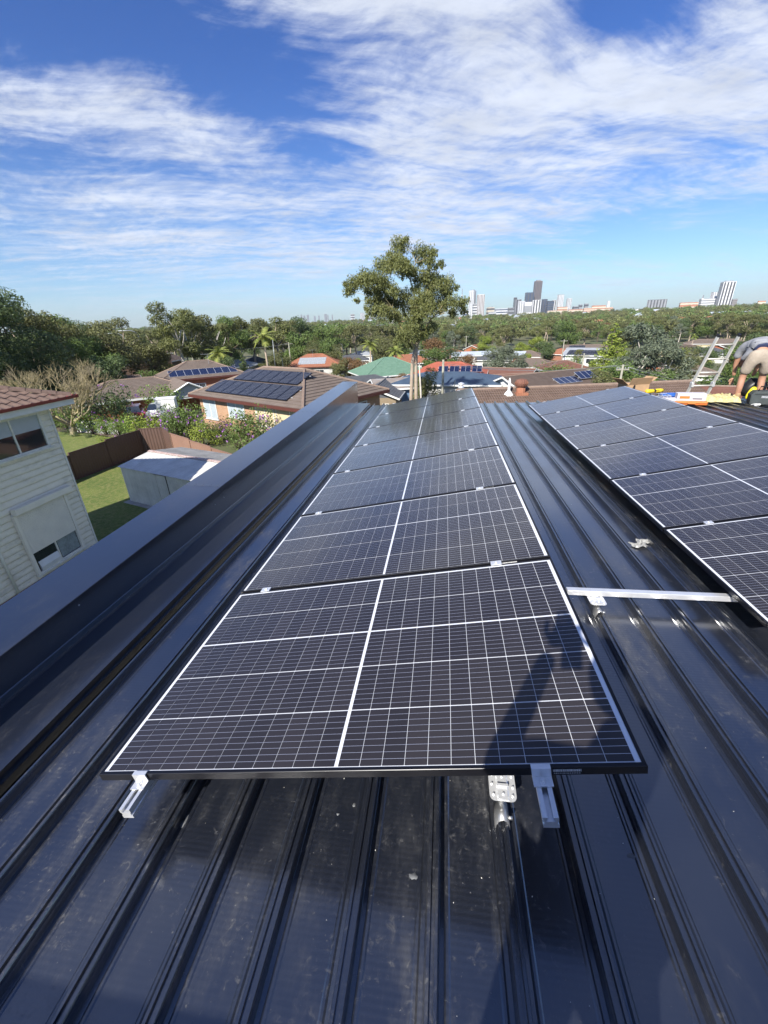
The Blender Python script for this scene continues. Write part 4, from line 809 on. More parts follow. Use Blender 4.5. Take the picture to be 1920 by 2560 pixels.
h6 = hs('blue_roofed_house', 'long house with blue-black metal roof right of the gum trunks', 1118, 66, R(-8), 15, 9, 2.5, 'render_pale', 'metal_blue', dz=1.8, kind='hip', pitch=14, wins=[('f', -3, 1.4, 1.8, 1.2), ('f', 4.5, 1.2, 1.2, 2.0)])
h7 = hs('red_tiled_house', 'house with bright red tiled hip roof and upright solar panels', 1120, 92, R(-6), 15, 10, 3.0, 'brick_red', 'tile_red', dz=.6, pitch=22)
for i in range(4): roof_array(h7, 'f', -1.5 + i * 2.2, 1.2, 2, 1, ['leftmost tilted pair of solar panels on the red tiled roof', 'second tilted pair of solar panels from the left on the red tiled roof', 'third tilted pair of solar panels from the left on the red tiled roof', 'rightmost tilted pair of solar panels on the red tiled roof'][i], .95, 1.65, 'cell_blue', .35, R(16), grid=(1, 1))
hs('two_storey_white_house', 'white two storey house with terracotta roof behind the gum trunks', 1015, 128, R(8), 14, 9, 5.4, 'render_white', 'tile_terracotta', dz=-1.6, pitch=22, wins=[('f', 4.5, 4.2, 1.6, 1.2), ('f', 2, 4.2, 1.2, 1.2)])
h8 = hs('cream_gabled_house', 'cream house with brown gable roofs right of the red tiled roof', 1290, 86, R(22), 12, 7, 2.7, 'render_cream', 'tile_redbrown', kind='gable', pitch=18, gable='render_cream')
hs('cream_lean_house', 'low cream walled house with reddish brown roof and cream parapet', 1262, 97, R(-18), 12, 8, 2.8, 'render_cream', 'tile_redbrown', kind='gable', pitch=16, gable='render_cream')
h9 = hs('white_gabled_house', 'house with wide dark brown roof, white gable and two blue solar arrays', 1358, 66, R(44), 14, 9, 2.6, 'render_white', 'tile_dkbrown', kind='gable', dz=.9, pitch=20, gable='white_paint')
roof_array(h9, 'f', -.5, 1.6, 4, 1, 'blue solar panels low on the wide dark brown roof', 1.04, 1.7, 'cell_blue', .12)
roof_array(h9, 'f', 3.6, 2.0, 3, 1, 'pale blue solar panels on the upper part of the wide brown roof', 1.04, 1.7, 'cell_blue', .3, R(8))
h10 = hs('white_house', 'white house with grey hip roof covered in solar panels among trees', 1470, 160, R(-14), 13, 10, 3.8, 'render_white', 'metal_grey', pitch=20, kind='gable', gable='white_paint', wins=[('f', 2, 2.2, 2.4, 1.4), ('f', 5, 2.2, 1.6, 1.4)])
roof_array(h10, 'f', -5.5, .5, 10, 2, 'large dark solar array covering the white house among the trees', 1.04, 1.7, 'cell_far')
h11 = hs('orange_brick_house', 'orange brick house with brown roof beside the round dark tree', 1318, 172, R(-10), 11, 8, 2.9, 'brick_orange', 'tile_brown', wins=F1); roof_array(h11, 'f', -4.5, 1, 4, 2, 'pale solar panels on the orange brick house by the round tree', 1.04, 1.7, 'metal_pale', grid=(1, 1))
hs('long_white_house', 'long white house with pale blue-grey metal roof', 1184, 178, R(8), 17, 8, 3.4, 'render_white', 'metal_pale', kind='gable', pitch=16, wins=[('f', -3, 1.9, 2, 1.2), ('f', 1, 1.9, 2, 1.2), ('f', 5, 1.9, 1.4, 1.2)])
hs('orange_gabled_house', 'small house with bright orange brick gable end', 1187, 235, R(75), 11, 8, 3.2, 'brick_orange', 'tile_terracotta', kind='gable', pitch=22, gable='brick_orange')
h12 = hs('upper_orange_house', 'orange brick house with long brown roof at the edge of the forest', 1462, 212, R(6), 17, 9, 3.2, 'brick_orange', 'tile_brown', kind='gable', pitch=20, gable='brick_orange'); roof_array(h12, 'f', -6.5, 1.2, 6, 2, 'dark solar panels on the long brown roof below the forest', 1.04, 1.7, 'cell_far')
hs('red_brick_cottage', 'red brick cottage with small white gable beside the yellow-green conifer', 1512, 165, R(20), 9, 7, 3.0, 'brick_red', 'tile_brown', kind='gable', pitch=22, gable='white_paint', wins=F1)
hs('terracotta_cottage', 'small terracotta roofed cottage behind the panelled white house', 1402, 190, R(-20), 9, 8, 2.8, 'brick_red', 'tile_terracotta')
hs('grey_roofed_house', 'house with charcoal roof below the orange gable, behind the ladder', 1755, 190, R(4), 15, 9, 3.2, 'render_pale', 'tile_grey', pitch=18, wins=F1)
hs('orange_gable_house', 'house with broad orange brick gable behind the top of the ladder', 1812, 205, R(70), 15, 13, 3.4, 'brick_orange', 'tile_dkbrown', kind='gable', pitch=18, gable='brick_orange')
hs('brown_white_house', 'white walled house with brown roof and white balcony left of the ladder', 1722, 122, R(14), 12, 8, 3.2, 'render_white', 'tile_brown', dz=-1.8, pitch=20, wins=F1)
hs('brown_cluster_house', 'brown roofed house with cream walls left of the palm beyond the ladder', 1705, 215, R(-12), 14, 9, 3.0, 'render_cream', 'tile_dkbrown', pitch=20, wins=F1)
hs('long_brown_house', 'long brown roofed house below the forest behind the ladder', 1790, 262, R(5), 24, 9, 3.2, 'render_cream', 'tile_brown', pitch=20)
hs('far_brown_house', 'brown roofed house below the forest right of the ladder', 1868, 240, R(-8), 16, 9, 3.2, 'brick_brown', 'tile_dkbrown', pitch=20)
p = atr(1830, 50); house('red_brown_house', 'wide house with red-brown tiled roof behind the worker and ladder', p[0], p[1], R(-16), 17, 11, 2.6, 'brick_orange', 'tile_redbrown', 'hip', 18, .5, 'gutter_brown', z=-9.6)
p = atr(1650, 60); house('low_red_house', 'low red-brown roof left of the ladder foot', p[0], p[1], R(-14), 14, 9, 2.4, 'brick_orange', 'tile_redbrown', 'gable', 16, .5, 'gutter_brown', z=-11.2)
h13 = hs('carport_house', 'brown roofed house with pale gable over a carport with two cars', 340, 58, R(6), 12.5, 8, 2.7, 'brick_orange', 'tile_brown', pitch=20, kind='hip', fascia='white_paint')
m = MB(); m.box(1.6, 7.0, -7.3, -3.9, 2.45, 2.62); m.build('carport_roof', 'white_paint', h13)
m = MB(); gw = 2.9; m.poly([(4.3 - gw, -7.35, 2.62), (4.3 + gw, -7.35, 2.62), (4.3, -7.35, 4.0)]); m.build('gable', 'render_pale', h13)
m = MB(); m.poly([(4.3 - gw - .3, -7.6, 2.5), (4.3, -7.6, 4.12), (4.3, 0, 4.12), (4.3 - gw - .3, -1, 2.5)]); m.poly([(4.3 + gw + .3, -7.6, 2.5), (4.3 + gw + .3, -1, 2.5), (4.3, 0, 4.12), (4.3, -7.6, 4.12)]); m.build('gable_roof', 'tile_brown', h13)
m = MB()
for s in (-1, 1): m.tube([(4.3 + s * (gw + .3), -7.63, 2.48), (4.3, -7.63, 4.10)], .09, 4)
m.build('barge_board', 'white_paint', h13)
for u in (1.9, 6.6): m = MB(); m.box(u - .22, u + .22, -7.3, -6.86, -.5, 2.44); m.build('pillar', 'brick_orange', h13)
fl = hs('brick_flats', 'two storey brown brick flats with dark roof below the street lights', 330, 120, R(14), 16, 10, 5.6, 'brick_brown', 'tile_dkbrown', dz=1.8, pitch=20, wins=[('f', -6, 4.3, 1.6, 1.3), ('f', -2, 4.3, 1.6, 1.3), ('f', 3, 4.3, 1.6, 1.3), ('f', 6, 4.3, 1.4, 1.3)], kind='hip')
hs('brick_flats_wing', 'brown gabled wing beside the two storey brick flats', 392, 132, R(60), 14, 9, 5.2, 'brick_brown', 'tile_dkbrown', kind='gable', pitch=20)
hs('brown_gable_cottage', 'small brown gabled roof behind the bare tree', 262, 84, R(4), 10, 7, 2.9, 'brick_brown', 'tile_dkbrown', kind='gable', pitch=20)
for i, (px, r, w, roof, wall, nm, lab) in enumerate(((590, 128, 10, 'metal_grey', 'render_pale', 'hidden_grey_house', 'grey roofed house half hidden behind the left palm'), (640, 140, 9, 'tile_grey', 'render_white', 'hidden_slate_house', 'slate roofed house glimpsed between the two tall palms'), (878, 160, 12, 'tile_grey', 'render_white', 'white_far_house', 'white walled house with dark roof left of the thin palm'), (905, 205, 11, 'metal_grey', 'render_white', 'pale_far_house', 'pale house with grey roof glimpsed above the thin palm'), (1062, 205, 11, 'metal_grey', 'render_pale', 'grey_far_house', 'grey roofed house behind the gum tree trunks'), (1130, 205, 10, 'tile_terracotta', 'brick_red', 'terracotta_far_house', 'terracotta roofed house right of the gum trunks under the trees'), (1235, 150, 11, 'tile_grey', 'render_pale', 'slate_far_house', 'dark roofed house below the grey-green spreading tree'), (1330, 118, 12, 'tile_brown', 'brick_orange', 'brick_far_house', 'brown roofed brick house below the round dark tree'), (1405, 110, 10, 'tile_redbrown', 'render_cream', 'hedged_far_house', 'red-brown roof behind the hedge right of the round dark tree'), (1590, 128, 11, 'tile_brown', 'brick_orange', 'shaded_far_house', 'brown roofed house in the shade of the big gum on the right'))):
    hs(nm, lab, px, r, R((i * 37) % 50 - 25), w, 8, 3.0, wall, roof, wins=F1, pitch=20)
# ------------------------------------------------------------------ the tall gum tree
def big_gum():
    rg = random.Random(5); Y0 = 42.0
    bx, by = atr(1034, 43.5, 3); bz = terr(bx, by); t = thing('gum_tree', 'tall gum tree with pale twin trunks rising above the roofs', 'tree', (bx, by, bz))
    def W_(px, py, dy=0.0): q = ony(px, py, by + dy); return Vector((q.x - bx, q.y - by, q.z - bz))
    z3 = lambda x, y: (700 + x / 3.072, 560 + y / 3.072)
    pts = [(920, 170, 78), (1100, 230, 84), (1150, 290, 48), (1165, 225, 40), (1235, 305, 34), (880, 290, 88), (790, 320, 75), (940, 320, 80), (985, 375, 48), (650, 420, 78), (570, 460, 66), (525, 520, 44), (592, 590, 26), (720, 430, 80), (800, 450, 66), (870, 510, 56), (1110, 415, 95), (1190, 450, 80), (1275, 465, 76), (1275, 530, 56), (740, 600, 76), (840, 600, 86), (950, 560, 76), (1100, 580, 86), (1150, 560, 66), (1020, 640, 72), (800, 680, 70), (720, 680, 52), (900, 700, 66), (1040, 720, 70), (1150, 650, 76), (1240, 620, 64), (1330, 600, 62), (1405, 600, 46), (1410, 660, 36), (1330, 680, 40), (970, 840, 80), (1040, 800, 70), (1085, 850, 52), (1170, 790, 50), (995, 915, 44), (940, 880, 40), (690, 520, 48), (760, 520, 50), (1050, 500, 40)]
    fork = W_(1040, 860); m = MB()
    base = Vector((0, 0, -1)); sp = W_(*z3(1045, 960)); limbs = []
    s1 = W_(1028, 985) ; top1 = W_(*z3(1045, 960))
    m.tube([W_(1027, 1040), W_(1028, 985), W_(1031, 905), W_(1037, 874)], [.21, .185, .165, .15], 9); m.tube([W_(1041, 1040, .3), W_(1040, 985, .3), W_(1040, 905, .2), W_(1041, 868)], [.22, .19, .17, .16], 9)
    m.build('trunk', 'bark_pale', t, True)
    m = MB(); nodes = {}
    def L2(a, b, ra, rb, bend=.10): return limb(m, a, b, ra, rb, rg, bend, 6, 6)
    f1 = W_(*z3(1040, 950)); a1 = W_(*z3(1090, 830), .4); a2 = W_(*z3(980, 900), -.3); a3 = W_(*z3(1045, 640), .3); a4 = W_(*z3(1000, 430), -.2); a5 = W_(*z3(860, 640), -.5); a6 = W_(*z3(1160, 730), -.6)
    for (a, b, ra, rb) in ((f1, a1, .20, .17), (f1, a2, .15, .09), (a1, a3, .15, .11), (a3, a4, .10, .06), (a2, a5, .09, .06), (a1, a6, .10, .06)): L2(a, b, ra, rb)
    hubs = [a1, a2, a3, a4, a5, a6, W_(*z3(1040, 300), .3), W_(*z3(720, 500), -.4), W_(*z3(1150, 480), .4)]
    L2(a4, hubs[6], .06, .03); L2(a5, hubs[7], .05, .03); L2(a3, hubs[8], .07, .035)
    blobs = []
    for (x, y, r) in pts:
        dy = rg.uniform(-2.0, 2.0); c = W_(*z3(x, y), dy); q = W_(*z3(x + r, y), dy); rr = (q - c).length
        blobs.append((c.x, c.y, c.z, rr * 1.12, rr * 1.2, rr * .95))
        for k in range(3): a_ = rg.uniform(0, 6.28); q_ = rr * rg.uniform(.28, .45); blobs.append((c.x + math.cos(a_) * rr * 1.05, c.y + math.sin(a_) * rr, c.z + rg.uniform(-.9, .5) * rr, q_, q_, q_))
        hb = min(hubs, key=lambda h_: (h_ - c).length + (2.0 if h_.z > c.z else 0)); L2(hb, c, .035, .012, .14)
    m.build('limb', 'twig_grey', t, True)
    V = leaf_cloud(blobs, 1500, .215, 1.8, .30, np.random.default_rng(3), .0, .35); link('crown', leaf_mesh('crown', V, 'leaf_gum'), t)
    # the slim dead pole-like stem beside it
    m = MB(); m.tube([W_(1054, 1040, .2), W_(1052, 985, .2), W_(1048, 905, .2)], [.12, .10, .05], 7); m.build('side_trunk', 'bark_white', t, True)
big_gum()
# bare winter tree behind the weatherboard roof
def bare_tree():
    rg = random.Random(11); x, y = atr(160, 40, 2.5); t = thing('bare_tree', 'leafless spreading tree with pale tangled twigs behind the tiled roof', 'tree', (x, y, terr(x, y))); m = MB(); tw = MB()
    def grow(p, d, L, r, depth):
        q = p + d * L; tgt = m if depth < 3 else tw; limb(tgt, p, q, r, r * .62, rg, .10, 4, 6 if depth < 3 else 3)
        if depth >= 6 or r < .004: return
        for k in range(3 if depth < 5 else 2):
            nd = (d + Vector((rg.uniform(-1, 1), rg.uniform(-1, 1), rg.uniform(-.25, .7))) * .62).normalized(); grow(p + d * L * rg.uniform(.6, 1.0), nd, L * rg.uniform(.62, .82), r * .60, depth + 1)
    m.tube([(0, 0, -.4), (0, 0, 1.0)], [.26, .20], 8)
    for k in range(6): a = k * 1.05 + .3; grow(Vector((0, 0, .9)), Vector((math.cos(a) * .95, math.sin(a) * .7, .62)).normalized(), 1.85, .11, 0)
    m.build('trunk', 'twig_grey', t, True); tw.build('crown', 'twig_grey', t)
bare_tree()
# palms
def palm_proto(seed, h, n):
    rg = random.Random(seed); m = MB(); tr = MB(); tr.tube([(0, 0, -.5), (.1, 0, h * .5), (.05, .05, h)], [.24, .17, .15], 9); tr.lathe([(.16, h - 1.0), (.20, h - .5), (.12, h + .1)], 9)
    for i in range(n):
        a = i * 2.399; el = 1.05 - 1.35 * (i / n); L = rg.uniform(2.3, 3.0); p = Vector((.05, .05, h)); d = Vector((math.cos(a) * math.cos(el), math.sin(a) * math.cos(el), math.sin(el))); prev = p; side0 = Vector((-math.sin(a), math.cos(a), 0))
        for k in range(12):
            d = (d + Vector((0, 0, -.085 - .03 * k / 12))).normalized(); q = prev + d * L / 12
            up = side0.cross(d).normalized(); ll = (.62 if 1 < k < 10 else .35) * rg.uniform(.85, 1.1)
            for s in (-1, 1):
                e = q + side0 * s * ll + Vector((0, 0, -.30 * ll)) + d * .25; m.poly([tuple(prev), tuple(q), tuple(e + d * .05), tuple(e)])
                e2 = prev.lerp(q, .5) + side0 * s * ll * .95 + Vector((0, 0, -.42 * ll)) + d * .2; m.poly([tuple(prev), tuple(prev.lerp(q, .4)), tuple(e2)])
            prev = q
    return m.mesh('crown', 'leaf_palm'), tr.mesh('trunk', 'bark_pale', True), h
PROTO['palm_a'] = palm_proto(1, 7.0, 17); PROTO['palm_b'] = palm_proto(2, 8.5, 15)
for (px, r, key, h, lab) in ((548, 84, 'palm_a', 7.0, 'palm with drooping yellow fronds behind the solar-panelled brown roof'), (518, 78, 'palm_a', 4.6, 'short palm with golden fronds left of the taller palm'), (660, 92, 'palm_b', 9.5, 'tallest palm with bright upright fronds above the tan brick house'), (645, 70, 'palm_a', 3.2, 'small yellow-green palm rising behind the tan brick house ridge'), (848, 128, 'palm_a', 5.2, 'yellowish palm beside the terracotta roofed house'), (926, 112, 'palm_b', 9.0, 'slim palm with a bare trunk left of the tall gum tree'), (990, 110, 'palm_a', 7.4, 'palm with hanging fronds directly left of the gum trunks'), (1735, 230, 'palm_b', 7.5, 'tiny palm among the roofs left of the ladder')):
    x, y = atr(px, r, h * .9); plant_tree('palm_tree', key, lab, x, y, h, group='palms among the houses', cat='palm')
# trees one can tell apart: column, distance, shape, height, width factor, label
TR = [(-60, 60, 'rnd_t', 13.5, 1.1, 'very tall dark tree cut by the left picture edge'), (5, 66, 'rnd_t', 14.6, 1.15, 'tall dark tree with purple-tinged crown at the far left'), (62, 76, 'gum_u', 14.6, 1.2, 'tall olive gum right of the dark leftmost tree'), (110, 84, 'rnd_u', 14.3, 1.15, 'broad green tree above the bare tree'), (150, 88, 'rnd_u', 14.5, 1.1, 'green tree directly behind the bare tree crown'), (190, 96, 'rnd_t', 13.4, 1.1, 'dark tree left of the street lights'), (230, 92, 'rnd_f', 13.2, 1.1, 'olive tree behind the first street light'), (262, 100, 'gum_u', 14.0, 1.2, 'olive gum just left of the street lights'), (262, 72, 'rnd_a', 8.2, 1.15, 'low green tree left of the brick flats'), (232, 66, 'rnd_d', 6.2, 1.1, 'pale grey-green tree above the bare twigs'), (285, 62, 'rnd_b', 7.2, 1.2, 'dark bushy tree in front of the carport house'), (368, 100, 'rnd_f', 11.5, 1.1, 'brownish olive tree left of the tall pale gum'), (440, 92, 'gum_t', 16.0, 1.12, 'tall gum with pale branching trunk left of the palms'), (472, 98, 'gum_t', 14, 1.0, 'gum tree leaning behind the tall pale gum'), (492, 104, 'gum_b', 14.5, 1.0, 'olive gum at the right shoulder of the tall pale gum'), (400, 86, 'bush_d', 4.6, 1.8, 'dense dark hedge right of the brick flats'), (430, 80, 'bush_d', 4.6, 1.8, 'dark hedge clump under the tall pale gum'), (455, 78, 'bush_b', 4.4, 1.7, 'green hedge clump left of the short palm'), (376, 84, 'rnd_a', 5.2, 1.3, 'leafy tree in front of the brick flats wing'), (352, 76, 'bush_c', 3.2, 1.6, 'yellow-green bush above the carport roof ridge'), (535, 120, 'gum_t', 14.5, 1.1, 'broad gum tree behind the left palm'), (565, 128, 'rnd_u', 16, 1.1, 'rounded green tree between the palms'), (598, 132, 'gum_t', 15.5, 1.1, 'tall gum left of the tallest palm'), (628, 136, 'gum_b', 15, 1.2, 'olive gum behind the tallest palm'), (690, 140, 'gum_a', 15.5, 1.2, 'gum tree right of the tallest palm'), (716, 150, 'gum_b', 15, 1.1, 'olive gum above the grey mast'), (750, 130, 'rnd_a', 12.0, 1.15, 'bright green tree right of the power pole'), (752, 170, 'rnd_b', 17, 1.2, 'dark rounded tree behind the bright green tree'), (795, 125, 'rnd_f', 9.6, 1.15, 'olive green tree above the grey solar panels'), (815, 122, 'rnd_a', 9.2, 1.1, 'green tree above the terracotta ridge'), (835, 120, 'rnd_f', 8.6, 1.0, 'yellowish tree right of the terracotta ridge'), (700, 112, 'rnd_f', 6.5, 1.4, 'rounded olive shrubby tree left of the terracotta roof'), (610, 98, 'cone_b', 7.5, 1.0, 'pointed dark tree between the palms'), (575, 82, 'rnd_b', 6.5, 1.1, 'dark tree right of the brown panelled roof'), (875, 104, 'rnd_e', 6.4, 1.3, 'autumn tinted tree right of the terracotta roof'), (898, 102, 'rnd_e', 6.0, 1.2, 'russet green tree in front of the thin palm'), (850, 102, 'rnd_f', 5.8, 1.2, 'olive tree at the corner of the terracotta roof'), (960, 140, 'rnd_f', 11, 1.2, 'olive tree above the green roof'), (1000, 150, 'rnd_a', 10.5, 1.2, 'green tree behind the gum trunks'), (1010, 82, 'rnd_e', 5.0, 1.0, 'reddish shrubby tree left of the gum trunks'), (1062, 48, 'rnd_f', 5.2, .9, 'small olive tree right of the gum trunks'), (1090, 110, 'rnd_a', 8.2, 1.5, 'wide green tree behind the red tiled roof'), (1118, 118, 'rnd_b', 8.0, 1.3, 'dark green tree above the red tiled roof'), (1085, 150, 'rnd_e', 10.5, 1.1, 'copper tinted tree right of the gum trunks'), (1168, 110, 'rnd_e', 6.6, 1.0, 'russet conical tree in front of the long white house'), (1150, 140, 'bush_d', 4.4, 1.2, 'dark round bush left of the long white house'), (1255, 102, 'rnd_d', 8.6, 1.35, 'spreading grey-green tree in front of the white roofs'), (1290, 108, 'rnd_d', 6.8, 1.1, 'lower grey-green tree beside the spreading one'), (1358, 122, 'rnd_b', 8.6, 1.15, 'round dark green tree among the roofs'), (1398, 100, 'bush_b', 5.0, 2.0, 'wide green hedge in front of the panelled white house'), (1428, 96, 'bush_a', 4.6, 1.9, 'light green hedge below the panelled white house'), (1345, 92, 'bush_a', 3.8, 2.0, 'bright bush below the round dark tree'), (1372, 86, 'bush_c', 3.6, 2.0, 'yellow-green bush above the dark brown roof'), (1225, 84, 'bush_c', 3.4, 1.8, 'yellow-green bush right of the red tiled roof'), (1200, 74, 'bush_a', 3.6, 1.8, 'leafy bush beside the blue-black roof'), (1256, 72, 'bush_c', 3.0, 1.8, 'light bush in front of the cream gables'), (1470, 84, 'bush_c', 3.2, 1.6, 'bush at the foot of the tall power pole'), (1490, 92, 'rnd_f', 5.0, 1.3, 'olive tree right of the tall power pole'), (1534, 108, 'cone_a', 12.5, 1.5, 'yellow-green conifer left of the big gum'), (1552, 100, 'cone_a', 9.0, 1.3, 'smaller yellow-green conifer beside the taller one'), (1620, 78, 'gum_c', 12.2, 1.1, 'big grey-green gum left of the ladder'), (1586, 70, 'gum_c', 9, 1.2, 'grey-green gum at the side of the big gum'), (1652, 74, 'gum_c', 8.8, 1.2, 'grey gum with drooping crown left of the ladder'), (1550, 58, 'rnd_a', 7.0, 1.35, 'bright green tree above the cardboard box'), (1600, 56, 'rnd_a', 6.0, 1.4, 'green tree behind the yellow drill'), (1520, 54, 'rnd_f', 5.4, 1.3, 'olive bush above the brown tiled ridge'), (1678, 130, 'cone_b', 11, 1.0, 'dark pine left of the ladder'), (1700, 96, 'rnd_f', 8.2, 1.1, 'olive tree above the white balcony house'), (1752, 128, 'rnd_b', 7.0, 1.2, 'dark tree in front of the charcoal roof'), (1850, 95, 'rnd_a', 8.6, 1.2, 'green tree between ladder and worker'), (1800, 70, 'rnd_a', 5.6, 1.6, 'broad green tree seen through the ladder rungs'), (1838, 66, 'rnd_b', 5.4, 1.5, 'dark green tree right of the ladder rungs'), (1884, 110, 'rnd_b', 10, 1.2, 'dark tree above the worker'), (1930, 90, 'rnd_a', 9.0, 1.2, 'green tree at the right picture edge'), (1708, 74, 'bush_c', 3.0, 1.8, 'bright bush left of the ladder rails'), (1440, 150, 'bush_a', 4.5, 1.3, 'small green tree beside the panelled white house'), (1340, 205, 'rnd_c', 9, 1.3, 'light green tree below the forest edge'), (1210, 225, 'rnd_c', 9.5, 1.3, 'yellow-green tree right of the orange gable'), (1260, 190, 'gum_b', 13, 1.0, 'olive gum above the spreading grey-green tree')]
for (px, r, key, h, sx, lab) in TR:
    x, y = atr(px, r, h * (.75 if h > 10 else .5)); plant_tree('bush' if key.startswith('bush') else 'tree', key, lab, x, y, h, None, 'trees among the houses', None, sx, 'bush' if key.startswith('bush') else 'tree')
def spot_words(px, r, cuts):
    w = [(-9999, 'behind the leftmost dark trees'), (180, 'behind the bare tree'), (330, 'behind the brick flats'), (470, 'behind the tall pale gum'), (560, 'behind the short palms'), (640, 'around the tallest palm'), (720, 'left of the terracotta roof'), (800, 'above the terracotta roof'), (880, 'above the green roof'), (960, 'behind the tall central gum'), (1080, 'right of the tall central gum'), (1150, 'below the striped towers'), (1220, 'below the low white offices'), (1290, 'below the broad white slabs'), (1350, 'below the tallest tower'), (1400, 'below the grey slab tower'), (1460, 'below the cream terraces'), (1530, 'above the yellow-green conifers'), (1600, 'below the dark box building'), (1680, 'left of the ladder'), (1740, 'behind the ladder'), (1800, 'below the tall white tower'), (1860, 'behind the worker')]
    return [q for p_, q in w if px >= p_][-1] + ', ' + ('nearer row', 'middle row', 'farther row')[0 if r < cuts[0] else 1 if r < cuts[1] else 2]
rg = random.Random(77); GK = {'rnd_a': 'green garden tree', 'rnd_f': 'olive garden tree', 'rnd_b': 'dark garden tree', 'bush_a': 'light green garden bush', 'bush_b': 'green garden bush', 'gum_b': 'slim olive gum', 'rnd_c': 'yellow-green garden tree'}
for i in range(70):
    px = rg.uniform(560, 1960); r = rg.uniform(125, 235); key = rg.choice(list(GK)); x, y = atr(px, r)
    plant_tree('garden_tree', key, GK[key] + ' among roofs ' + spot_words(px, r, (160, 200)), x, y, rg.uniform(4, 6.5) if not key.startswith('bush') else rg.uniform(2.2, 3.2), None, 'garden trees between the roofs', None, rg.uniform(1.0, 1.3))
# the near wooded valley, tree by tree
rg = random.Random(21); KN = {'gum_a': 'green gum tree in the valley', 'gum_b': 'olive gum tree in the valley', 'gum_c': 'grey-green gum tree in the valley', 'rnd_a': 'round green tree in the valley', 'rnd_b': 'round dark tree in the valley', 'rnd_f': 'round olive tree in the valley', 'rnd_e': 'rust coloured tree in the valley'}
for i in range(190):
    px = rg.uniform(-60, 1990); r = rg.uniform(225, 420) if px > 1000 else rg.uniform(165, 360); x, y = atr(px, r); key = rg.choice(['gum_a', 'gum_b', 'gum_b', 'gum_c', 'rnd_a', 'rnd_b', 'rnd_f', 'gum_a', 'rnd_e' if i % 4 == 0 else 'gum_b'])
    if px > 1600 and r < 280: r += 80; x, y = atr(px, r)
    plant_tree('valley_tree', key, KN[key] + ' ' + spot_words(px, r, (250, 330)), x, y, rg.uniform(11, 16), None, 'trees of the wooded valley', None, rg.uniform(1.0, 1.35))
for i in range(44):
    px = rg.uniform(-1300, -90) if i < 26 else rg.uniform(2000, 3200); r = rg.uniform(60, 190); x, y = atr(px, r); key = rg.choice(['gum_b', 'rnd_a', 'rnd_b', 'rnd_f', 'gum_a'])
    plant_tree('street_tree', key, 'tree standing beyond the %s edge of the picture' % ('left' if i < 26 else 'right'), x, y, rg.uniform(8, 14), None, 'trees outside the picture', None, rg.uniform(1.0, 1.3))
# the far slope as one wood
def forest():
    rn = np.random.default_rng(9); blobs = [[], [], []]; tot = 0
    for i in range(3400):
        px = rn.uniform(-1100, 3000) if i % 4 == 0 else rn.uniform(-150, 2080); r = 380 * (4.6 ** rn.random()); x, y = atr(px, r); z = terr(x, y); h = rn.uniform(9, 15) * (1 + r / 6000); k = i % 3
        for j in range(3): a = rn.uniform(0, 6.28); q = h * rn.uniform(.22, .33); blobs[k].append((x + math.cos(a) * h * .22, y + math.sin(a) * h * .22, z + h * rn.uniform(.45, .72), q * 1.1, q * 1.1, q * .9))
    for k, (mt, lab) in enumerate((('leaf_gum', 0), ('leaf_olive', 1), ('leaf_green', 2))):
        V = leaf_cloud(blobs[k], 6.0, 1.55, .2, .7, rn, .55, .8); o = link('forest', leaf_mesh('forest', V, mt)); tag(o, ['green gum woodland covering the far slope', 'olive toned woodland covering the far slope', 'darker green woodland mixed into the far slope'][k], 'woodland', None, 'stuff')
forest()
# garden shrubs
def shrub(key, px, py, h, sx, label, z=GZ, petals=6, group='garden shrubs'):
    p = onz(px, py, z); o = plant_tree('shrub', key, label, p.x, p.y, h, None, group, z, sx, 'shrub')
    if petals:
        rn = np.random.default_rng(int(px)); d = rn.normal(size=(petals, 3)); d /= np.linalg.norm(d, axis=1)[:, None]; d[:, 2] = np.abs(d[:, 2]) * .8; s = PROTO[key][2]; bl = [(q[0] * s * .52, q[1] * s * .52, s * .47 + q[2] * s * .48, .045 * s, .045 * s, .045 * s) for q in d]
        link('blossom', leaf_mesh('blossom', leaf_cloud(bl, 420, .035 * s, .1, .9, rn, .2), 'petal_purple'), o)
    return o
z6 = lambda x, y: (x / 2.765, 900 + y / 2.765); z2 = lambda x, y: (440 + x / 3.456, 740 + y / 3.456)
for i, (x, y, h, sx, key, lab) in enumerate(((395, 470, 1.9, 1.1, 'bush_b', 'first green hedge shrub beside the weatherboard house'), (470, 490, 1.9, 1.1, 'bush_a', 'second green hedge shrub from the weatherboard house'), (560, 500, 1.9, 1.1, 'bush_b', 'third green hedge shrub from the weatherboard house'), (650, 512, 2.0, 1.1, 'bush_a', 'rounded hedge shrub below the purple flowers'), (740, 520, 1.6, 1.1, 'bush_a', 'hedge shrub right of the purple flowers'), (830, 528, 1.7, 1.15, 'bush_a', 'hedge shrub left of the bright lime shrub'), (930, 540, 2.0, 1.1, 'bush_a', 'hedge shrub just left of the lime shrub'), (1040, 575, 2.5, 1.15, 'bush_c', 'bright lime shrub overhanging the brown fence'), (1110, 540, 2.3, 1.0, 'bush_c', 'yellow-green shrub behind the fence corner'))):
    shrub(key, *z6(x, y), h, sx, lab)
shrub('bush_d', *z6(630, 440), 3.0, 1.1, 'dark shrub topped with purple blossom behind the hedge', petals=36); shrub('bush_d', *z6(790, 450), 3.9, 1.15, 'dark evergreen tree behind the hedge'); shrub('bush_b', *z6(850, 440), 2.6, .9, 'green shrub in front of the maroon car')
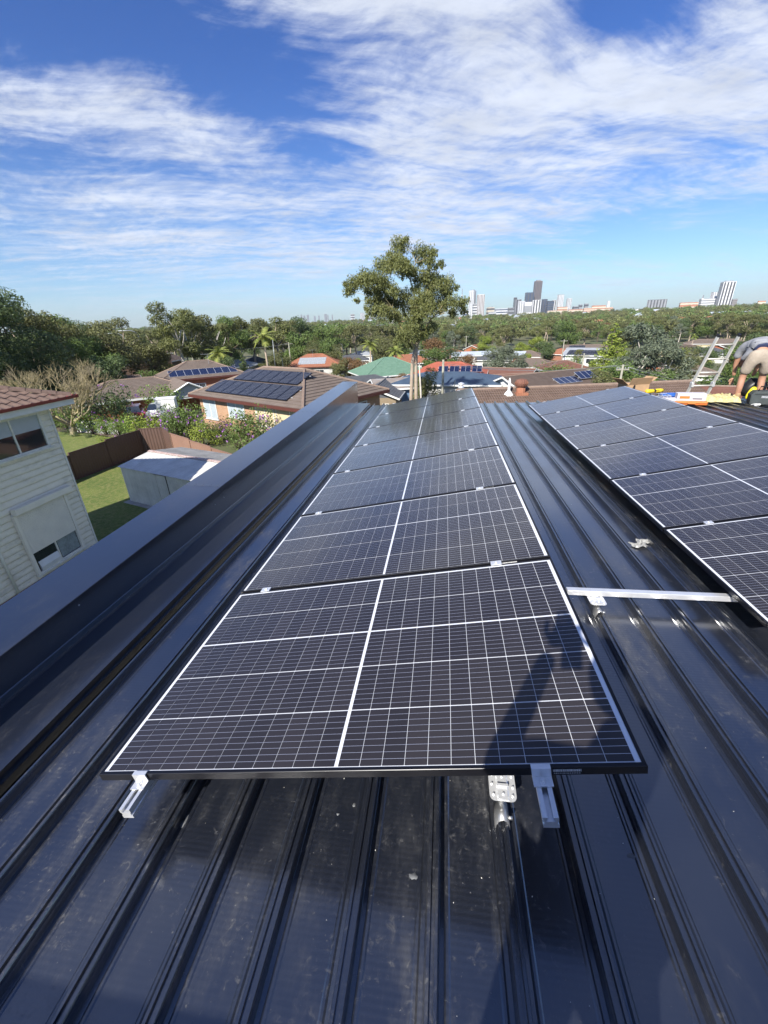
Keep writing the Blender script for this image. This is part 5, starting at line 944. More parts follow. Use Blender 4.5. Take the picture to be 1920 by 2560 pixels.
shrub('bush_b', *z6(1240, 560), 2.7, 1.15, 'purple flowering shrub at the sunlit-painted fence', petals=18); shrub('bush_a', *z6(1330, 545), 2.6, 1.0, 'tall loose shrub with scattered mauve flowers', petals=13); shrub('bush_c', *z6(1420, 600), 2.1, 1.1, 'lime green weeping shrub over the sunlit-painted fence'); shrub('bush_b', *z6(1480, 580), 1.6, 1.0, 'green shrub against the tan brick wall', petals=6); shrub('bush_b', *z6(1210, 575), 2.2, .9, 'purple blossom bush left of the sunlit-painted fence', petals=24)
shrub('bush_b', *z2(640, 1370), 2.9, 1.1, 'large dense shrub with mauve flowers in front of the tan brick house', petals=20); shrub('bush_b', *z2(540, 1330), 1.7, 1.0, 'smaller dense shrub beside the tan brick wall', petals=6); shrub('bush_d', *z2(780, 1290), 2.3, 1.0, 'dense dark shrub beside the cream cladding', petals=7); shrub('bush_d', *z2(420, 1240), 1.5, .9, 'spiky dark plant against the tan brick wall')
x, y = atr(404, 47); plant_tree('shrub', 'bush_a', 'pale leafy frangipani shrub right of the carport', x, y, 3.4, None, 'garden shrubs', None, 1.25, 'shrub'); x, y = atr(590, 41); plant_tree('shrub', 'bush_b', 'shrub behind the tan house eave corner', x, y, 2.4, None, 'garden shrubs', None, 1.2, 'shrub')
# small garden details
for (x, y, lab) in ((470, 498, 'small dark pot plant at the end of the garden bed'), (520, 522, 'low flowering plant in the garden bed'), (610, 530, 'tuft of plants at the garden bed edge')):
    shrub('bush_d', *z6(x, y + 12), .5, 1.2, lab)
shrub('bush_c', *z6(745, 588), .9, 1.5, 'bright banana-like plant behind the brown fence')
t = thing('picket_fence', 'low white picket fence behind the garden hedge', 'fence', (*onz(*z6(520, 500), GZ)[:2], GZ)); e = onz(*z6(830, 520), GZ); d = (e - Vector(t.location)); d.z = 0; n = int(d.length / .16); PK = MB(); PK.prism([(-.04, 0), (.04, 0), (.04, .9), (0, .98), (-.04, .9)], -.01, .01); PK = PK.mesh('picket', 'white_paint'); ang = math.atan2(d.y, d.x)
for i in range(n): link('picket', PK, t, Matrix.Translation(d * (i / n)) @ Matrix.Rotation(ang, 4, 'Z'))
m = MB(); M = Matrix.Rotation(ang, 4, 'Z'); m.box(0, d.length, .011, .05, .25, .33, M); m.box(0, d.length, .011, .05, .7, .78, M); m.build('rail', 'white_paint', t)
# ------------------------------------------------------------------ cars in the carport drive
mat('car_white', (0.70, 0.71, 0.72), 0.25, var=0.02, coat=0.8); mat('car_maroon', (0.10, 0.012, 0.018), 0.25, var=0.05, coat=0.8); mat('tyre', (0.015, 0.015, 0.015), 0.8, var=0.1); mat('tail_red', (0.35, 0.012, 0.012), 0.2, var=0.0, coat=0.6)
def car(label, px, r, rz, paint):
    x, y = atr(px, r, .9); t = thing('parked_car', label, 'car', (x, y, terr(x, y) + .02), rz, 'cars parked at the carport')
    sec = [(-2.1, .42, .80, .72), (-2.15, .45, .95, .78), (-1.9, .30, 1.0, .84), (-1.2, .25, 1.02, .88), (0, .22, 1.0, .90), (.9, .22, .98, .89), (1.6, .25, .90, .86), (2.0, .32, .76, .78), (2.12, .42, .62, .66)]; m = MB(); n = 10
    for (yy, zb, zt, hw) in sec:
        for j in range(n): a = 2 * math.pi * j / n + math.pi / n; ca, sa = math.cos(a), math.sin(a); k = (abs(ca) ** 4 + abs(sa) ** 4) ** -.25; m.v.append((hw * ca * k, yy, (zb + zt) / 2 + (zt - zb) / 2 * sa * k))
    for i in range(len(sec) - 1):
        for j in range(n): a = i * n; b = a + n; m.f.append((a + j, b + j, b + (j + 1) % n, a + (j + 1) % n))
    m.f.append(tuple(range(n))); m.f.append(tuple(range((len(sec) - 1) * n, len(sec) * n))[::-1]); m.build('body', paint, t, True)
    m = MB(); cab = [(-1.95, .96, .74), (-1.35, 1.45, .60), (.25, 1.48, .60), (1.05, .98, .76)]
    P_ = [[Vector((s * w, yy, z)) for (yy, z, w) in cab] for s in (-1, 1)]
    m.poly([P_[0][1], P_[0][2], P_[1][2], P_[1][1]]); m.build('roof', paint, t)
    m = MB(); m.quad(P_[0][0], P_[1][0], P_[1][1], P_[0][1]); m.build('rear_window', 'window_glass', t); m = MB(); m.quad(P_[0][2], P_[1][2], P_[1][3], P_[0][3]); m.build('windscreen', 'window_glass', t)
    for s in (0, 1): m = MB(); m.poly([P_[s][i] for i in range(4)]); m.build('side_window', 'window_glass', t)
    for s in (-1, 1):
        for yy in (-1.3, 1.3):
            w = thing('wheel', None, None, (s * .80, yy, .32)); w.parent = t; Rm = Matrix.Rotation(math.pi / 2, 4, 'Y'); m = MB(); m.lathe([(.20, -.10), (.30, -.11), (.32, -.06), (.32, .06), (.30, .11), (.20, .10)], 16, Rm); m.build('tyre', 'tyre', w, True); m = MB(); m.lathe([(0, .08 * s), (.20, .10 * s)], 12, Rm); m.build('rim', 'aluminium', w)
        m = MB(); m.box(s * .80 - .12, s * .80 + .02, -2.17, -2.02, .72, .92); m.build('tail_light', 'tail_red', t); m = MB(); m.box(s * .62 - .12, s * .62 + .12, 2.03, 2.13, .58, .70); m.build('headlight', 'blind_white', t)
        m = MB(); m.box(s * .92 - .08, s * .92 + .08, .72, .86, .92, 1.06); m.build('mirror', paint, t)
    m = MB(); m.box(-.26, .26, -2.19, -2.16, .60, .72); m.build('number_plate', 'white_sticker', t)
car('maroon car parked nose-in under the carport', 336, 48, R(32), 'car_maroon'); car('white hatchback parked beside the maroon car', 407, 47, R(12), 'car_white')
# ------------------------------------------------------------------ poles, wires, street lights, aerials
def pole(px, r, h, label, arm=True, rad=.16):
    aw = 1.1 if rad > .13 else .55
    x, y = atr(px, r, h * .6); t = thing('power_pole', label, 'pole', (x, y, terr(x, y)), -head(px) + R(20), 'timber power poles'); m = MB(); m.tube([(0, 0, -.5), (0, 0, h)], [rad, rad * .75], 9); m.build('shaft', 'timber_pole', t, True)
    if arm:
        m = MB(); m.box(-aw, aw, -.06, .06, h - .5, h - .38); m.build('crossarm', 'timber_pole', t)
        for u in (-.9 * aw, -.45 * aw, .45 * aw, .9 * aw): m = MB(); m.lathe([(.04, h - .38), (.05, h - .32), (.03, h - .24)], 8, Matrix.Translation((u, 0, 0))); m.build('insulator', 'galvanised', t, True)
    return Vector((x, y, terr(x, y) + h - .25))
p1 = pole(1107, 60, 7.2, 'pale timber power pole in front of the red and blue roofs', False, .2); p2 = pole(1455, 95, 7.0, 'timber power pole beside the panelled white house'); p3 = pole(1547, 46, 5.2, 'pale pole with cables above the cardboard box', True, .12); p4 = pole(481, 128, 9.2, 'timber power pole left of the palms'); p5 = pole(725, 126, 8.6, 'timber power pole left of the grey solar panels'); p6 = pole(708, 96, 5.6, 'plain pole behind the tan brick house', False, .1); p7 = pole(1407, 150, 8.5, 'distant power pole left of the panelled white house'); p8 = pole(1165, 200, 10, 'distant power pole by the orange gable'); p9 = pole(1136, 52, 4.0, 'thin pole in front of the blue-black roof', False, .06)
def wire(a, b, sag, label):
    m = MB(); pts = [a.lerp(b, i / 14) + Vector((0, 0, -sag * 4 * (i / 14) * (1 - i / 14))) for i in range(15)]; m.tube([q - a for q in pts], .014, 4); o = m.build('overhead_wire', 'galvanised', None, True, loc=a); tag(o, label, 'wire', 'overhead power lines')
off = Vector((.5, 0, 0)); q = atr(2050, 60)
for k, s in enumerate((-1, 1)):
    wire(p1 + off * s, p3 + off * s + Vector((0, 0, .2)), .8, ['lower wire from the pale pole towards the box pole', 'upper wire from the pale pole towards the box pole'][k]); wire(p3 + off * s, Vector((q[0], q[1], -7.5)) + off * s, .5, ['lower wire running behind the ladder', 'upper wire running behind the ladder'][k]); wire(p4 + off * s, p5 + off * s, 1.2, ['front wire strung behind the palms', 'rear wire strung behind the palms'][k]); wire(p2 + off * s, Vector((*atr(1990, 95), -8.5)) + off * s, 1.0, ['lower wire running right from the tall pole', 'upper wire running right from the tall pole'][k]); wire(p1 + off * s + Vector((0, 0, -.3)), p2 + off * s, 1.5, ['lower wire between the two timber poles', 'upper wire between the two timber poles'][k])
aa = Vector((*atr(-30, 70), 5.5)); wire(aa, Vector((*atr(305, 108), -1.2)), .6, 'pale service wire crossing the dark trees at far left'); wire(aa + Vector((0, 0, .5)), Vector((*atr(315, 108), -1.3)), .5, 'second pale wire crossing the dark trees at far left')
def lamp(px, r, h, arm, label):
    x, y = atr(px, r, h * .9); t = thing('street_lamp', label, 'street lamp', (x, y, terr(x, y)), -head(px), 'curved street lamps'); m = MB(); pts = [(0, 0, 0), (-.02, 0, h * .7)]
    for i in range(7): a = R(90 * i / 6); pts.append((-.1 - 1.6 * (1 - math.cos(a)), 0, h - 1.6 + 1.6 * math.sin(a)))
    pts.append((-arm, 0, h + .02)); m.tube(pts, [.12] + [.09] * 8 + [.07], 7); m.build('column', 'galvanised', t, True); m = MB(); m.box(-arm - .75, -arm + .1, -.16, .16, h - .10, h + .10); m.build('lamp_head', 'white_paint', t, bevel=.04)
lamp(313, 124, 12.2, 4.6, 'nearest of the two tall curved lamps above the brick flats'); lamp(347, 128, 12.8, 4.9, 'right of the two tall curved lamps above the brick flats'); lamp(292, 120, 9.6, 3.2, 'shorter curved lamp at the left of the brick flats'); lamp(520, 130, 9.5, 2.4, 'curved lamp above the short palm'); lamp(784, 190, 8.6, 2.2, 'first of four small lamps in front of the dark trees'); lamp(808, 175, 7.4, 2.2, 'second of four small lamps in front of the dark trees'); lamp(842, 200, 9.4, 2.2, 'third of four small lamps in front of the dark trees'); lamp(857, 186, 8.4, 2.2, 'last of four small lamps in front of the dark trees')
def aerial(px, py, r, h, label):
    x, y = atr(px, r, 0, py); d = ray(px, py); z = CAMP.z + d.z * r / math.hypot(d.x, d.y); t = thing('tv_aerial', label, 'aerial', (x, y, z), -head(px)); m = MB(); m.tube([(0, 0, 0), (0, 0, h)], .025, 5); m.build('mast', 'galvanised', t); m = MB(); m.tube([(-.9, 0, h - .05), (.9, 0, h - .05)], .02, 4)
    for i in range(9): u = -.85 + i * .21; m.tube([(u, -.35, h - .05), (u, .35, h - .05)], .012, 4)
    m.build('element', 'galvanised', t)
aerial(524, 918, 71, 1.9, 'television aerial on the brown roof with one panel row'); aerial(782, 893, 116, 1.8, 'television aerial on the terracotta roof')
# ------------------------------------------------------------------ the city on the ridge
mat('tower_white', (0.62, 0.62, 0.63), 0.6, var=0.05, vs=.02); mat('tower_grey', (0.26, 0.27, 0.29), 0.5, var=0.08, vs=.02); mat('tower_dark', (0.075, 0.075, 0.085), 0.35, var=0.1, vs=.02, coat=.3); mat('tower_blue', (0.05, 0.075, 0.13), 0.25, var=0.12, vs=.03, coat=.5); mat('tower_tan', (0.45, 0.33, 0.24), 0.7, var=0.1, vs=.03); mat('tower_orange', (0.40, 0.17, 0.10), 0.7, var=0.12, vs=.03); mat('tower_cream', (0.56, 0.50, 0.40), 0.7, var=0.08, vs=.03); mat('tower_brown', (0.16, 0.125, 0.115), 0.4, var=0.1, vs=.02)
def tower(label, x0, x1, ytop, body, r=2300, strips=None, smat='tower_dark', bands=0, yaw=.35, cap=None, name='tower', depth=.8, group='towers on the skyline', cat='tower'):
    px = (x0 + x1) / 2; x, y = atr(px, r, 0, ytop); d = ray(px, ytop); hz = math.hypot(d.x, d.y); z0 = terr(x, y) - 6; zt = CAMP.z + d.z * r / hz
    a = (ray(x0, ytop)); b = ray(x1, ytop); wa = (math.atan2(b.x, b.y) - math.atan2(a.x, a.y)) * r
    w = wa / (math.cos(yaw) + depth * math.sin(abs(yaw))); dd = w * depth; h = zt - z0
    t = thing(name, label, cat, (x, y, z0), -head(px) + yaw, group); m = MB(); m.box(-w / 2, w / 2, -dd / 2, dd / 2, 0, h); m.build('body', body, t)
    if strips:
        for i in range(strips):
            u = -w / 2 + w * (i + .5) / strips; s = w / strips * .26; m = MB(); m.box(u - s, u + s, -dd / 2 - .5, -dd / 2 - .02, h * .03, h * .985); m.build('window_strip', smat, t)
        for i in range(max(2, strips - 1)):
            u = -dd / 2 + dd * (i + .5) / max(2, strips - 1); s = dd / strips * .24
            for sx in (-1, 1): m = MB(); m.box(min(sx * w / 2, sx * (w / 2 + .5)), max(sx * w / 2, sx * (w / 2 + .5)), u - s, u + s, h * .03, h * .985); m.build('window_strip', smat, t)
    for i in range(bands): zb = h * (i + .35) / bands; m = MB(); m.box(-w / 2 - .4, w / 2 + .4, -dd / 2 - .4, dd / 2 + .4, zb, zb + h / bands * .42); m.build('window_band', smat, t)
    if cap: m = MB(); m.box(-w * .3, w * .3, -dd * .3, dd * .3, h, h + cap); m.build('plant_room', 'tower_grey', t)
    return t
q4 = lambda x: 1120 + x / 3.95
v4 = lambda y: 680 + y / 3.95
def tw(label, a, b, top, body, **k): return tower(label, q4(a), q4(b), v4(top), body, **k)
def t5(label, a, b, top, body, **k): return tower(label, 1500 + a / 3.95, 1500 + b / 3.95, v4(top), body, **k)
tw('pale tower with grey side, first right of the gum tree', 210, 280, 185, 'tower_white', strips=3, smat='tower_grey', yaw=-.5, cap=4); tw('white and brown striped tower, second right of the gum tree', 287, 365, 222, 'tower_white', strips=5, smat='tower_brown', yaw=.15); tw('small white balcony block between the two striped towers', 245, 288, 315, 'tower_white', bands=6, r=2200)
tw('pale office block with dark top right of the striped towers', 380, 460, 350, 'tower_cream', bands=3, cap=3); tw('wide white low offices left of the tall dark tower', 462, 590, 362, 'tower_white', bands=4, smat='tower_blue', r=2250, depth=.3); tw('low blue glass offices below the skyline', 400, 475, 395, 'tower_blue', bands=3, smat='tower_white', r=2100, depth=.4); tw('long white low block under the gum tree branch', 118, 210, 436, 'tower_white', bands=2, smat='tower_blue', r=1900, depth=.3); tw('small blue office beside the gum foliage', 150, 208, 372, 'tower_blue', bands=4, smat='tower_white', r=2300)
tw('narrow dark tower at the left of the main cluster', 650, 685, 252, 'tower_dark', r=2450); tw('dark and white block at the left end of the white slabs', 655, 728, 272, 'tower_grey', strips=2, r=2320); tw('first broad white slab of the main cluster', 690, 762, 288, 'tower_white', strips=3, smat='tower_grey', r=2250, yaw=.2); tw('second broad white slab of the main cluster', 752, 830, 297, 'tower_white', bands=1, smat='tower_grey', r=2240, yaw=.2); tw('white slab with dark vertical bands under the tallest tower', 832, 922, 277, 'tower_white', strips=3, smat='tower_dark', r=2220, yaw=.15); tw('dark blue glass tower left of the tallest one', 762, 850, 202, 'tower_blue', strips=2, smat='tower_dark', r=2420); tw('tallest dark brown tower of the skyline', 850, 936, 90, 'tower_brown', strips=5, smat='tower_dark', r=2460, yaw=.3, cap=5)
tw('blue glass tower right of the tallest one', 925, 985, 268, 'tower_blue', strips=2, r=2380); tw('second blue glass block right of the tallest one', 975, 1050, 285, 'tower_blue', bands=7, smat='tower_dark', r=2330); tw('slim pale block beside the blue glass offices', 1030, 1072, 276, 'tower_white', strips=2, r=2400); tw('grey slab tower standing alone right of the blue glass', 1082, 1150, 223, 'tower_grey', strips=4, smat='tower_white', r=2380); tw('white tower right of the grey slab', 1172, 1226, 261, 'tower_white', strips=3, smat='tower_grey', r=2400); tw('orange brick flats below the grey slab tower', 1078, 1182, 345, 'tower_orange', bands=3, smat='tower_cream', r=2150, depth=.3)
tw('long tan apartment row below the white tower', 980, 1180, 378, 'tower_tan', bands=2, smat='tower_cream', r=2000, depth=.15); tw('long orange apartment row right of the tan one', 1185, 1345, 368, 'tower_orange', bands=2, smat='tower_cream', r=2050, depth=.15); tw('long cream terraced building on the ridge', 1335, 1630, 352, 'tower_cream', bands=4, smat='tower_orange', r=1950, depth=.12); tw('orange upper storey behind the cream terraced building', 1420, 1560, 330, 'tower_orange', bands=2, smat='tower_cream', r=2050, depth=.15); tw('small white tower above the cream terraced building', 1574, 1604, 286, 'tower_white', r=2300)
for i, (a, b, c_) in enumerate(((1230, 1290, 338), (1290, 1330, 320), (1345, 1390, 312), (590, 655, 352), (20, 60, 420))): tw('small grey block on the ridge, %s' % ('below the white tower', 'right of the white tower', 'left of the cream terraces', 'left of the main white slabs', 'under the left gum foliage')[i], a, b, c_, 'tower_grey', bands=3, r=2200)
t5('dark box-shaped building alone on the ridge', 472, 665, 272, 'tower_dark', bands=0, strips=6, smat='tower_grey', r=1900, depth=.35, yaw=.15); t5('orange brick flats between dark box and grey apartments', 785, 985, 300, 'tower_orange', bands=3, smat='tower_cream', r=1950, depth=.2); t5('grey balcony apartments left of the white tower', 985, 1140, 262, 'tower_grey', bands=6, smat='tower_white', r=1900, depth=.5); t5('pale stepped apartments touching the white tower', 1098, 1222, 197, 'tower_grey', strips=5, smat='tower_white', r=1950); t5('tall white tower with dark vertical bands above the ladder', 1192, 1350, 97, 'tower_white', strips=4, smat='tower_dark', r=1880, yaw=.35, cap=3); t5('brown apartment tower just right of the white one', 1300, 1362, 266, 'tower_brown', bands=6, smat='tower_grey', r=1930); t5('long white shed roof below the dark box building', 305, 430, 368, 'tower_white', r=1500, depth=.2); t5('long pale warehouse right of the dark box building', 480, 740, 362, 'tower_white', r=1550, depth=.12); t5('low white buildings right of the white tower', 1320, 1490, 366, 'tower_white', bands=1, r=1500, depth=.2); t5('low red roofed building at the right end of the ridge', 1560, 1640, 285, 'tower_orange', bands=2, smat='tower_cream', r=1900, depth=.3)
for i, (px0, px1, py) in enumerate(((751, 755, 786), (757, 763, 789), (766, 772, 787), (784, 789, 790), (795, 799, 789), (810, 817, 785), (818, 821, 788), (829, 832, 787))): tower('tiny hazy far-off tower on the horizon left of the gum tree', px0, px1, py, 'tower_grey', r=6000, group='tiny towers of a far-off city')
tower('small white block on the horizon left of the gum tree', 876, 886, 785, 'tower_white', r=2600, bands=4); tower('small grey tower on the horizon left of the gum tree', 900, 911, 782, 'tower_grey', r=2600, strips=3, smat='tower_white'); tower('low white block on the horizon touching the gum leaves', 912, 935, 794, 'tower_white', r=2500, bands=2)
def mast(px, ytop, r, label):
    x, y = atr(px, r, 0, ytop); z = terr(x, y); d = ray(px, ytop); zt = CAMP.z + d.z * r / math.hypot(d.x, d.y); h = zt - z; t = thing('lattice_mast', label, 'mast', (x, y, z)); m = MB(); c = [(-1, -1), (1, -1), (1, 1), (-1, 1)]; w = lambda q: 5.0 * (1 - q) + .6 * q
    for k in range(4): m.tube([(c[k][0] * w(0), c[k][1] * w(0), 0), (c[k][0] * w(1), c[k][1] * w(1), h)], .7, 4)
    for i in range(10):
        q0, q1 = i / 10, (i + 1) / 10
        for k in range(4): a, b = c[k], c[(k + 1) % 4]; m.tube([(a[0] * w(q0), a[1] * w(q0), q0 * h), (b[0] * w(q1), b[1] * w(q1), q1 * h)], .45, 3)
    m.build('lattice', 'tower_grey', t); m = MB(); m.lathe([(4, h * .75), (5, h * .77), (4, h * .80)], 8); m.build('antenna_ring', 'tower_white', t)
mast(1156, 722, 2300, 'lattice radio mast beside the gum tree leaves'); mast(1759, 738, 2000, 'small lattice mast left of the pale apartments')
rg = random.Random(33)
FH = {'w': ('render_white', 'metal_pale', 'tiny white house'), 'o': ('brick_orange', 'tile_terracotta', 'tiny orange house'), 'g': ('render_pale', 'tile_grey', 'tiny grey roofed house')}
for i in range(54):
    px = rg.uniform(560, 1915); r = rg.uniform(520, 1500); x, y = atr(px, r); wl, rf_, lab = FH[rg.choice('wwwog')]; z = terr(x, y) + 4.5; t = thing('far_house', lab + ' in far trees ' + spot_words(px, r, (800, 1150)), 'house', (x, y, z), rg.uniform(0, 3), 'houses on the far slope'); w = rg.uniform(10, 20); d = rg.uniform(8, 11); m = MB(); m.box(-w / 2, w / 2, -d / 2, d / 2, -5, 4.6); m.build('wall', wl, t); m = MB(); m.prism([(-d / 2 - .5, 4.6), (d / 2 + .5, 4.6), (0, 7.2)], -w / 2 - .5, w / 2 + .5, Matrix(((0, 1, 0, 0), (1, 0, 0, 0), (0, 0, 1, 0), (0, 0, 0, 1)))); m.build('roof', rf_, t)
# ------------------------------------------------------------------ people
mat('skin', (0.42, 0.22, 0.14), 0.55, var=0.08, vs=12); mat('shirt_grey', (0.25, 0.255, 0.275), 0.85, var=0.12, vs=10, bump=.3, bs=20); mat('shorts_khaki', (0.36, 0.30, 0.235), 0.85, var=0.12, vs=9, bump=.35, bs=18); mat('boot_tan', (0.36, 0.24, 0.12), 0.7, var=0.15, vs=20); mat('sock_black', (0.012, 0.012, 0.013), 0.9, var=0.1); mat('hair_dark', (0.018, 0.013, 0.010), 0.6, var=0.2, vs=40); mat('jeans_navy', (0.03, 0.04, 0.07), 0.85, var=0.15, vs=9); mat('belt_navy', (0.02, 0.03, 0.08), 0.7, var=0.1)
def skinned(name, verts, edges, m, parent, sub=2, root=0):
    """a continuous surface grown round a skeleton; verts: (x,y,z,r) or (x,y,z,rx,ry)"""
    me = bpy.data.meshes.new(name); me.from_pydata([v[:3] for v in verts], edges, []); me.materials.append(MATS[m]); o = bpy.data.objects.new(name, me); C.objects.link(o)
    if parent is not None: o.parent = parent
    md = o.modifiers.new('skin', 'SKIN'); md.use_smooth_shade = True
    if not me.skin_vertices:
        import bmesh
        bm = bmesh.new(); bm.from_mesh(me); bm.verts.layers.skin.verify(); bm.to_mesh(me); bm.free()
    for i, v in enumerate(verts):
        d = me.skin_vertices[0].data[i]; d.radius = (v[3], v[4] if len(v) > 4 else v[3]); d.use_root = (i == root)
    s = o.modifiers.new('sub', 'SUBSURF'); s.levels = sub; s.render_levels = sub; return o
def chain(n, s=0): return [(s + i, s + i + 1) for i in range(n - 1)]
def boot(parent, M, m='boot_tan'):
    o = skinned('boot', [(0, -.06, .05, .045), (0, 0, .055, .05), (0, .09, .045, .05, .04), (0, .17, .035, .042, .03), (0, -.02, .13, .05), (0, -.02, .20, .052)], [(0, 1), (1, 2), (2, 3), (1, 4), (4, 5)], m, parent); o.matrix_local = M; return o
def hand(parent, M, curl=.9, m='skin', name='hand'):
    """palm and five separate bent fingers, fingers along +y"""
    V = [(0, 0, 0, .026, .02), (0, .045, 0, .036, .016), (0, .085, 0, .037, .014)]; E = [(0, 1), (1, 2)]
    for (x, l) in ((-.030, .062), (-.010, .074), (.011, .069), (.030, .052)):
        b = len(V); a = 0; p = Vector((x, .085, 0)); prev = 2
        for k in range(4):
            V.append((p.x, p.y, p.z, .0095 - k * .0007)); E.append((prev, b + k)); prev = b + k; a += curl * (.55 if k else .3); p = p + Vector((0, math.cos(a), -math.sin(a))) * l * .36
    b = len(V); V += [(-.036, .030, -.004, .012), (-.055, .058, -.014, .0105), (-.054, .084, -.028, .0092)]; E += [(1, b), (b, b + 1), (b + 1, b + 2)]
    o = skinned(name, V, E, m, parent, 1); o.matrix_local = M; return o
def head_obj(parent, M):
    h = skinned('head', [(0, 0, -.10, .055), (0, .005, -.03, .072, .085), (0, 0, .05, .080, .098), (0, -.005, .105, .062, .08), (0, .085, .005, .016), (0, .06, -.055, .035), (-.078, -.005, .01, .012, .022), (.078, -.005, .01, .012, .022)], [(0, 1), (1, 2), (2, 3), (1, 4), (1, 5), (1, 6), (1, 7)], 'skin', parent, 2); h.matrix_local = M
    m = MB(); m.lathe([(0, .165), (.05, .155), (.088, .11), (.102, .05), (.098, .01), (.085, -.03)], 16, Matrix.Translation((0, -.018, .0))); x = m.build('hair', 'hair_dark', h, True)
    for s in (-1, 1): m = MB(); m.lathe([(0, -.010), (.008, -.006), (.010, 0), (.008, .006), (0, .010)], 8, Matrix.Translation((s * .032, .088, .03))); m.build('eye', 'white_sticker', h, True)
    m = MB(); m.box(-.025, .025, .088, .094, -.048, -.040); m.build('mouth', 'gutter_red', h); return h
# worker bending over at the low edge of the roof
def worker():
    o0 = roofp(6.93, 8.50, CREST); f = Vector((.24, .971, 0)); rgt = Vector((f.y, -f.x, 0)); up = Vector((0, 0, 1)); t = thing('person', 'worker in grey shirt and khaki shorts bending over tools at the roof edge', 'person', M=basis(rgt, f, up, o0))
    # local: x right, y forward, z up; left boot at the origin
    hipL, hipR = (.03, -.10, .88), (.27, -.10, .88); pel = (.15, -.12, .95); lum = (.14, .03, 1.05); chest = (.13, .26, 1.02); neck = (.12, .40, .90); shL, shR = (-.03, .34, .95), (.30, .34, .95)
    V = [(*pel, .07, .07), (*lum, .10, .09), (*chest, .12, .11), (*neck, .055), (*hipL, .07), (.0, .0, .47, .062), (-.005, -.03, .30, .058), (.0, -.01, .10, .042), (*hipR, .07), (.32, .03, .47, .062), (.33, .0, .30, .058), (.33, .02, .10, .042), (*shL, .065), (-.04, .42, .68, .044), (.0, .47, .44, .034), (*shR, .065), (.34, .42, .68, .044), (.32, .49, .44, .034), (.11, .47, .82, .05)]
    E = [(0, 1), (1, 2), (2, 3), (3, 18), (0, 4), (4, 5), (5, 6), (6, 7), (0, 8), (8, 9), (9, 10), (10, 11), (2, 12), (12, 13), (13, 14), (2, 15), (15, 16), (16, 17)]
    skinned('body', V, E, 'skin', t)
    skinned('shirt', [(.15, -.085, .995, .182, .158), (.145, -.02, 1.04, .180, .152), (.14, .05, 1.065, .165, .14), (.13, .24, 1.04, .175, .15), (.12, .36, .94, .12, .11), (-.05, .345, .95, .088), (-.06, .40, .78, .070), (.31, .345, .95, .088), (.35, .40, .78, .070), (-.03, .03, .90, .06, .04), (-.06, .10, .78, .035, .05)], [(0, 1), (1, 2), (2, 3), (3, 4), (3, 5), (5, 6), (3, 7), (7, 8), (2, 9), (9, 10)], 'shirt_grey', t)
    skinned('shorts', [(.15, -.115, .95, .175, .155), (.035, -.10, .82, .118, .12), (.015, -.05, .66, .102, .105), (.0, -.02, .52, .098, .10), (.265, -.10, .82, .118, .12), (.30, -.05, .66, .102, .105), (.32, .0, .52, .098, .10), (.15, -.085, .985, .170, .145)], [(0, 1), (1, 2), (2, 3), (0, 4), (4, 5), (5, 6), (0, 7)], 'shorts_khaki', t)
    skinned('belt', [(.15, -.10, .985, .172, .150), (.15, -.07, 1.0, .172, .150)], [(0, 1)], 'belt_navy', t, 1)
    for x, y in ((0, -.01), (.33, .02)): skinned('sock', [(x, y, .12, .052), (x, y, .22, .054)], [(0, 1)], 'sock_black', t, 2); boot(t, Matrix.Translation((x, y, 0)) @ Matrix.Rotation(R(18), 4, 'Z'))
    head_obj(t, Matrix.Translation((.11, .52, .70)) @ Matrix.Rotation(R(-110), 4, 'X'))
    for (x, y, z) in ((0, .47, .41), (.32, .49, .41)): hand(t, Matrix.Translation((x, y, z)) @ Matrix.Rotation(R(-80), 4, 'X'), .6)
worker()
